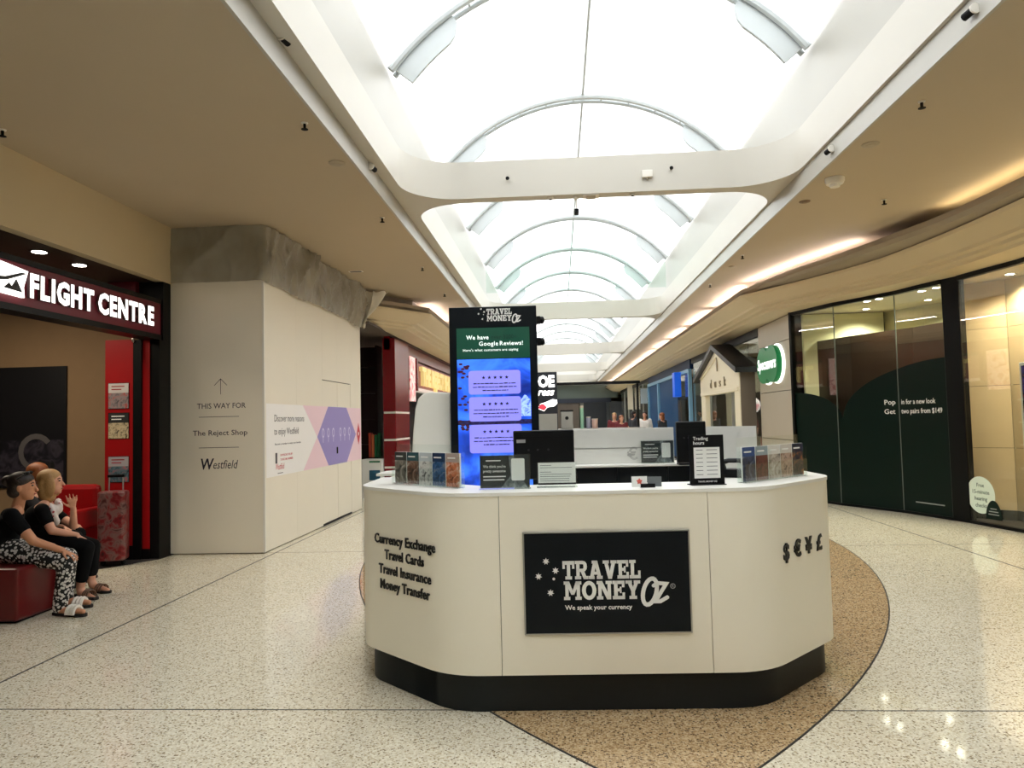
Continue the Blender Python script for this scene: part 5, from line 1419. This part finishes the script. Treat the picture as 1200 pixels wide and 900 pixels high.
# ================================================================== PEOPLE
def fuse(name, mb, voxel, it=6):
    """grow one continuous skin around overlapping tapered volumes"""
    me = bpy.data.meshes.new(name); me.from_pydata(mb.v, [], mb.f)
    ob = bpy.data.objects.new('tmp', me); COL.objects.link(ob)
    m = ob.modifiers.new('r', 'REMESH'); m.mode = 'VOXEL'; m.voxel_size = voxel; m.use_smooth_shade = True
    s = ob.modifiers.new('s', 'SMOOTH'); s.factor = .5; s.iterations = it
    dg = bpy.context.evaluated_depsgraph_get(); dg.update()
    out = bpy.data.meshes.new_from_object(ob.evaluated_get(dg)); out.name = name
    bpy.data.objects.remove(ob); bpy.data.meshes.remove(me)
    for p in out.polygons: p.use_smooth = True
    return out
def cap(mb, p0, r0, p1, r1, n=12):
    p0, p1 = V(p0), V(p1); k = 5
    mb.ball(p0, r0, n, 8); mb.ball(p1, r1, n, 8)
    mb.tube([p0.lerp(p1, i / k) for i in range(k + 1)], [r0 + (r1 - r0) * i / k for i in range(k + 1)], n)
def basis(f, u):
    f = V(f).normalized(); u = (V(u) - f * V(u).dot(f)).normalized(); s = u.cross(f)      # s = left of the person
    return f, s, u, Matrix((f, s, u)).transposed()
def head(mb, c, f, u, k=1.):
    f, s, u, B = basis(f, u); c = V(c)
    mb.ball(c + u * .018 * k, (.092 * k, .073 * k, .098 * k), 18, 12, B)
    mb.ball(c + f * .034 * k - u * .048 * k, (.056 * k, .054 * k, .062 * k), 14, 10, B)
    mb.ball(c + f * .062 * k - u * .088 * k, (.022 * k, .026 * k, .020 * k), 10, 8, B)
    cap(mb, c + f * .088 * k + u * .012 * k, .009 * k, c + f * .108 * k - u * .026 * k, .0135 * k, 8)
    mb.ball(c + f * .084 * k - u * .056 * k, (.013 * k, .024 * k, .011 * k), 8, 6, B)
    for t in (-1, 1): mb.ball(c + s * .076 * k * t - f * .005 * k - u * .008 * k, (.018 * k, .008 * k, .03 * k), 8, 6, B)
def face_parts(o, c, f, u, k=1., brow=(50, 36, 30)):
    f, s, u, B = basis(f, u); c = V(c)
    for t in (-1, 1):
        put('eye', MB().ball(c + f * .083 * k + s * .032 * k * t + u * .016 * k, (.009 * k, .013 * k, .007 * k), 8, 6, B), M('eye_dark', (34, 26, 24), .3), o, smooth='all')
        put('eyebrow', MB().tube([c + f * .086 * k + s * .018 * k * t + u * .036 * k, c + f * .085 * k + s * .034 * k * t + u * .041 * k, c + f * .076 * k + s * .05 * k * t + u * .034 * k], .0035 * k, 6), M('brow%d' % brow[0], brow, .8), o)
    put('mouth', MB().ball(c + f * .092 * k - u * .056 * k, (.008 * k, .022 * k, .005 * k), 8, 6, B), M('lip', (160, 72, 68), .5), o, smooth='all')
def hand(mb, w, d, nrm, thumb=1, curl=.35, k=1.):
    d = V(d).normalized(); n = V(nrm); n = (n - d * n.dot(d)).normalized(); s = d.cross(n) * thumb
    w = V(w)
    for j in (-1, 0, 1): cap(mb, w + d * .01 * k + s * .010 * j * k, .013 * k, w + d * .078 * k + s * .024 * j * k, .0135 * k, 8)
    for j, L in enumerate((.068, .078, .072, .056)):
        p = w + d * .078 * k + s * (.036 - .024 * j) * k; dd = (d + s * (.10 - .07 * j)).normalized(); r = .0092 * k
        for q, fr_ in enumerate((.45, .32, .23)):
            e = p + dd * L * fr_ * k; cap(mb, p, r, e, r * .93, 8); p = e; r *= .93
            dd = (dd - n * curl * (1 + .3 * q)).normalized()
    p = w + d * .022 * k + s * .024 * k; dd = (d * .62 + s * .72 - n * .15).normalized()
    for L, r in ((.036, .0125), (.030, .0105), (.024, .0095)):
        e = p + dd * L * k; cap(mb, p, r * k, e, r * .92 * k, 8); p = e; dd = (dd + d * .35).normalized()
m_skin1 = M('tanned_skin', (196, 138, 104), .55, var=.05, scale=20)
m_skin2 = M('fair_skin', (214, 158, 130), .55, var=.05, scale=20)
m_blkcl = M('black_jersey', (10, 10, 12), .9, var=.15, scale=30, bump=.1, spec=.15)
m_floral = voro_pattern('black_white_floral', (16, 16, 18), (206, 204, 200), 42, .46)
m_hair_d = M('dark_brown_hair', (34, 22, 18), .5, var=.25, scale=50, bump=.3, bscale=90)
m_hair_b = M('blonde_hair', (172, 134, 86), .5, var=.2, scale=50, bump=.3, bscale=90)
m_hair_o = M('auburn_hair', (134, 74, 34), .5, var=.2, scale=50, bump=.3, bscale=90)

def sitter(label, J, skin, hair_mat, top_mat, leg_mat, look, leg_to=1., bob=False, bun=False, k=.95, shoe=None, group=None, vox=.0062):
    """seated person from joint positions; J keys: hip chest neck head, sh/el/wr/hd/hip/kn/an/toe + n (near) or f (far)"""
    side = V((J['shf'] - J['shn'])); side.normalize()
    base = V((J['hip'].x, J['hip'].y, .43))
    r = thing('person', label, 'person', base, 0, group)
    f = V(look); up = V((0, 0, 1))
    b = MB()
    for t in (-1, 0, 1):
        cap(b, J['hip'] + side * .085 * t * k, .105 * k, J['waist'] + side * .06 * t * k, .092 * k)
        cap(b, J['waist'] + side * .06 * t * k, .092 * k, J['chest'] + side * .075 * t * k, .10 * k)
        cap(b, J['chest'] + side * .075 * t * k, .10 * k, J['neck'] - V((0, 0, .045)) + side * .10 * t * k, .055 * k)
    cap(b, J['neck'] - V((0, 0, .05)), .05 * k, J['head'] - V((0, 0, .05)) - f * .012, .046 * k)
    head(b, J['head'], f, up, k * 1.02)
    for q in 'nf':
        cap(b, J['sh' + q], .052 * k, J['el' + q], .039 * k); cap(b, J['el' + q], .038 * k, J['wr' + q], .026 * k)
        hand(b, J['wr' + q], J['hd' + q] - J['wr' + q], J['pn' + q], J['th' + q], J['cu' + q], .95)
        cap(b, J['hip' + q], .092 * k, J['kn' + q], .060 * k); cap(b, J['kn' + q], .056 * k, J['an' + q], .036 * k)
        an, to = J['an' + q], J['toe' + q]
        cap(b, an, .036 * k, an + (to - an) * .1 - V((0, 0, .02)), .036); cap(b, an + (to - an) * .05 + V((0, 0, -.03)), .032, to, .022)
    put('body', fuse('body', b, vox), skin, r)
    face_parts(r, J['head'], f, up, k * 1.02)
    t_ = MB()
    for t in (-1, 0, 1):
        cap(t_, J['hip'] + V((0, 0, .02)) + side * .085 * t * k, .122 * k, J['waist'] + side * .06 * t * k, .108 * k)
        cap(t_, J['waist'] + side * .06 * t * k, .108 * k, J['chest'] + side * .075 * t * k, .114 * k)
        cap(t_, J['chest'] + side * .075 * t * k, .114 * k, J['neck'] - V((0, 0, .075)) + side * .09 * t * k, .062 * k)
    for q in 'nf': cap(t_, J['sh' + q], .066 * k, J['sh' + q].lerp(J['el' + q], .55), .056 * k)
    put('top', fuse('top', t_, .011, 5), top_mat, r)
    g_ = MB()
    for q in 'nf':
        cap(g_, J['hip' + q], .108 * k, J['kn' + q], .075 * k)
        cap(g_, J['kn' + q], .074 * k, J['kn' + q].lerp(J['an' + q], leg_to), .058 * k)
    cap(g_, J['hipn'], .11 * k, J['hipf'], .11 * k)
    put('trousers', fuse('trousers', g_, .011, 5), leg_mat, r)
    h_ = MB(); ff, ss, uu, B = basis(f, up); c = J['head']
    h_.ball(c - ff * .018 + uu * .056, (.098, .087, .075), 16, 12, B); h_.ball(c - ff * .042 + uu * .005, (.062, .083, .095), 16, 12, B)
    if bob:
        for t in (-1, 1): h_.ball(c + ff * .012 + ss * .068 * t - uu * .03, (.048, .026, .10), 12, 9, B)
        h_.ball(c - ff * .040 - uu * .06, (.072, .088, .11), 14, 10, B); h_.ball(c - ff * .03 - uu * .12, (.06, .085, .06), 14, 10, B)
    if bun:
        h_.ball(c - ff * .115 + uu * .055, (.045, .05, .045), 12, 8, B); h_.ball(c - ff * .055 - uu * .03, (.06, .072, .06), 12, 8, B)
    put('hair', fuse('hair', h_, .009, 3), hair_mat, r)
    for q in 'nf':
        an, to = J['an' + q], J['toe' + q]
        d = V((to.x - an.x, to.y - an.y, 0)).normalized(); n = V((-d.y, d.x, 0)); heel = V((an.x, an.y, 0)) - d * .055; L = (V((to.x, to.y, 0)) - heel).length + .035
        out = [(0, -.02), (L * .15, -.032), (L * .5, -.030), (L * .78, -.044), (L * .97, -.022), (L, 0), (L * .97, .022), (L * .78, .044), (L * .5, .030), (L * .15, .032), (0, .02)]
        ol = [(heel + d * a + n * b2) for a, b2 in out]
        sandal = put('sandal', MB().prism([(p.x, p.y) for p in ol], .003, .026), M('dark_sole', (30, 24, 22), .7), r)
        mid = heel + d * L * .62
        pts = [mid + n * .045 * math.cos(a) + V((0, 0, .02 + .058 * math.sin(a))) for a in [math.pi * j / 10 for j in range(11)]]
        mb = MB()
        for o_ in (-.03, 0, .03): mb.tube([p + d * o_ for p in pts], .016 if shoe == 'white' else .007, 6)
        put('strap', mb, M('white_leather', (222, 216, 206), .5) if shoe == 'white' else M('tan_leather', (96, 66, 46), .5), sandal)
    return r

# nearer woman: dark hair, leaning forward, hand on her patterned knee
Yn = 5.72
J = dict(hip=yp(4, 641, Yn), waist=yp(4, 636, Yn), chest=yp(8, 618, Yn), neck=yp(19, 594, Yn), head=yp(27, 571, Yn - .02),
    shn=yp(13, 604, Yn - .17), eln=yp(39, 634, Yn - .17), wrn=yp(73, 645, Yn - .10), hdn=yp(87, 652, Yn - .08), pnn=V((.2, 0, 1)), thn=1, cun=.35,
    shf=yp(10, 604, Yn + .17), elf=yp(30, 632, Yn + .20), wrf=yp(62, 640, Yn + .12), hdf=yp(74, 645, Yn + .1), pnf=V((.2, 0, 1)), thf=-1, cuf=.35,
    hipn=yp(8, 645, Yn - .08), knn=yp(79, 659, Yn - .10), ann=yp(70, 711, Yn - .10), toen=yp(97, 717, Yn - .14),
    hipf=yp(8, 643, Yn + .10), knf=yp(80, 652, Yn + .14), anf=yp(77, 700, Yn + .14), toef=yp(104, 706, Yn + .14))
w = sitter('dark-haired woman in black top and black-and-white patterned trousers leaning forward on the red bench', J, m_skin1, m_hair_d, m_blkcl, m_floral, (.93, .30, -.02), 1., bun=True, shoe='white', group='women sitting on the red bench')
c = J['head']; ff, ss, uu, B = basis((.93, .30, -.02), (0, 0, 1))
for t in (-1, 1): put('sunglasses_lens', MB().ball(c + ff * .035 + ss * .035 * t + uu * .117, (.022, .028, .014), 10, 8, B), m_black, w, smooth='all')
put('sunglasses_arms', MB().tube([c + ss * .088 + uu * .07 - ff * .02, c + ff * .035 + ss * .065 + uu * .11, c + ff * .05 + uu * .125, c + ff * .035 - ss * .065 + uu * .11, c - ss * .088 + uu * .07 - ff * .02], .005, 6), m_black, w)
# blonde woman, one hand raised
Yn = 6.30
J = dict(hip=yp(42, 626, Yn), waist=yp(43, 618, Yn), chest=yp(46, 605, Yn), neck=yp(54, 587, Yn), head=yp(60, 566, Yn),
    shn=yp(49, 598, Yn - .17), eln=yp(61, 622, Yn - .19), wrn=yp(90, 627, Yn - .08), hdn=yp(103, 636, Yn - .05), pnn=V((.3, 0, 1)), thn=1, cun=.3,
    shf=yp(58, 598, Yn + .17), elf=yp(86, 616, Yn + .12), wrf=yp(86, 596, Yn + .06), hdf=yp(83.5, 580, Yn + .02), pnf=V((-.5, .8, 0)), thf=1, cuf=.12,
    hipn=yp(46, 629, Yn - .09), knn=yp(101, 642, Yn - .10), ann=yp(94, 690, Yn - .08), toen=yp(111, 702, Yn - .18),
    hipf=yp(50, 627, Yn + .10), knf=yp(108, 640, Yn + .12), anf=yp(107, 681, Yn + .12), toef=yp(126, 692, Yn + .06))
w = sitter('blonde woman in black with one hand raised sitting beside the dark-haired woman', J, m_skin2, m_hair_b, m_blkcl, M('black_trousers', (9, 9, 11), .9, var=.15, spec=.15), (.95, .26, .05), .72, bob=True, group='women sitting on the red bench')
c = J['chest']
sf = MB()
for j in range(7):
    a = j / 6 * math.pi
    sf.ball(J['neck'] + V((.05 + .06 * math.sin(a), -.09 + .03 * j, -.03 - .05 * math.sin(a))), (.035, .03, .045), 10, 8)
for j in range(4): sf.ball(J['neck'] + V((.10, -.06 + .02 * j, -.08 - .035 * j)), (.03, .03, .04), 10, 8)
put('scarf', fuse('scarf', sf, .009, 3), voro_pattern('floral_scarf', (226, 216, 214), (176, 60, 70), 26, .3), w)
# third woman half hidden behind the two
Yn = 6.92
J = dict(hip=yp(28, 615, Yn), waist=yp(29, 608, Yn), chest=yp(32, 594, Yn), neck=yp(40, 577, Yn), head=yp(46, 557, Yn),
    shn=yp(36, 588, Yn - .15), eln=yp(52, 610, Yn - .16), wrn=yp(76, 616, Yn - .1), hdn=yp(86, 622, Yn - .1), pnn=V((.2, 0, 1)), thn=1, cun=.3,
    shf=yp(40, 588, Yn + .15), elf=yp(56, 608, Yn + .16), wrf=yp(80, 612, Yn + .1), hdf=yp(90, 616, Yn + .1), pnf=V((.2, 0, 1)), thf=-1, cuf=.3,
    hipn=yp(34, 616, Yn - .09), knn=yp(88, 630, Yn - .1), ann=yp(84, 672, Yn - .1), toen=yp(104, 680, Yn - .1),
    hipf=yp(38, 614, Yn + .09), knf=yp(92, 626, Yn + .1), anf=yp(90, 664, Yn + .1), toef=yp(110, 670, Yn + .1))
sitter('auburn-haired woman in dark clothes half hidden behind the two women on the bench', J, m_skin2, m_hair_o, M('dark_grey_jersey', (30, 28, 32), .9), M('black_trousers'), (.9, .35, 0), .95, bob=True, group='women sitting on the red bench', vox=.01)

def stander(label, x, y, face, hgt, top, legs, hair, skin=m_skin2, arm=0.):
    """far shopper, standing or walking"""
    k = hgt / 1.68; r = thing('person', label, 'person', (x, y, 0.0), 0, 'shoppers far down the mall')
    f = V((math.cos(face), math.sin(face), 0)); s = V((-f.y, f.x, 0)); o = V((x, y, 0)); u = Z1
    P = lambda a, b, c: o + f * a * k + s * b * k + u * c * k
    b = MB(); t_ = MB(); g_ = MB(); h_ = MB()
    for t in (-1, 1):
        st = .14 * t
        cap(b, P(0, .09 * t, .92), .085 * k, P(st * .5, .09 * t, .50), .055 * k); cap(b, P(st * .5, .09 * t, .50), .052 * k, P(st * .6, .09 * t, .09), .036 * k); cap(b, P(st * .6 - .02, .09 * t, .045), .035 * k, P(st * .6 + .16, .1 * t, .03), .026 * k)
        cap(b, P(0, .18 * t, 1.37), .05 * k, P(-st * .5, .22 * t, 1.10), .038 * k); e = P(-st * .5 + .12 + arm, .20 * t, .90 + arm); cap(b, P(-st * .5, .22 * t, 1.10), .036 * k, e, .026 * k)
        hand(b, e, (f * .6 - u * .8 + u * arm * 3), s * t, t, .3, k)
        cap(b, P(0, .07 * t, .95), .105 * k, P(0, .08 * t, 1.30), .095 * k)
        cap(t_, P(0, .07 * t, .90), .125 * k, P(0, .08 * t, 1.28), .112 * k); cap(t_, P(0, .1 * t, 1.3), .09 * k, P(0, .17 * t, 1.37), .066 * k); cap(t_, P(0, .18 * t, 1.37), .066 * k, P(-st * .4, .21 * t, 1.15), .055 * k)
        cap(g_, P(0, .09 * t, .90), .10 * k, P(st * .5, .09 * t, .50), .07 * k); cap(g_, P(st * .5, .09 * t, .50), .068 * k, P(st * .6, .09 * t, .12), .055 * k)
    cap(b, P(0, 0, 1.36), .05 * k, P(.01, 0, 1.47), .046 * k); head(b, P(.02, 0, 1.56), f, u, k)
    h_.ball(P(.002, 0, 1.612), (.100 * k, .090 * k, .078 * k), 12, 9, Matrix((f, s, u)).transposed()); h_.ball(P(-.03, 0, 1.49), (.06 * k, .08 * k, .09 * k), 12, 9, Matrix((f, s, u)).transposed())
    put('body', fuse('body', b, .014, 4), skin, r); put('top', fuse('top', t_, .02, 4), top, r); put('trousers', fuse('trousers', g_, .02, 4), legs, r); put('hair', fuse('hair', h_, .016, 3), hair, r)
m_wcl = M('white_shirt', (226, 222, 216), .9); m_rcl = M('maroon_shirt', (110, 40, 46), .9); m_gcl = M('charcoal_shirt', (48, 50, 56), .9); m_jean = M('denim', (50, 62, 88), .9)
for px, yy, fa, hg, tp, hr_, lab in ((720, 25, -1.7, 1.64, m_rcl, m_hair_b, 'distant blonde shopper in maroon top facing the camera'), (728, 24, -1.3, 1.55, m_rcl, m_hair_o, 'shorter distant auburn-haired shopper in maroon top'),
        (756, 26, -2.0, 1.66, m_wcl, m_hair_d, 'distant shopper in a white shirt near the blue shop'), (742, 28, .5, 1.7, m_gcl, m_hair_d, 'distant dark-haired shopper in charcoal walking away'), (776, 23.5, 2.4, 1.6, m_gcl, m_hair_o, 'distant auburn-haired shopper in charcoal beside the blue shopfront')):
    p = yp(px, 490, yy); stander(lab, p.x, yy, fa, hg, tp, m_jean, hr_)
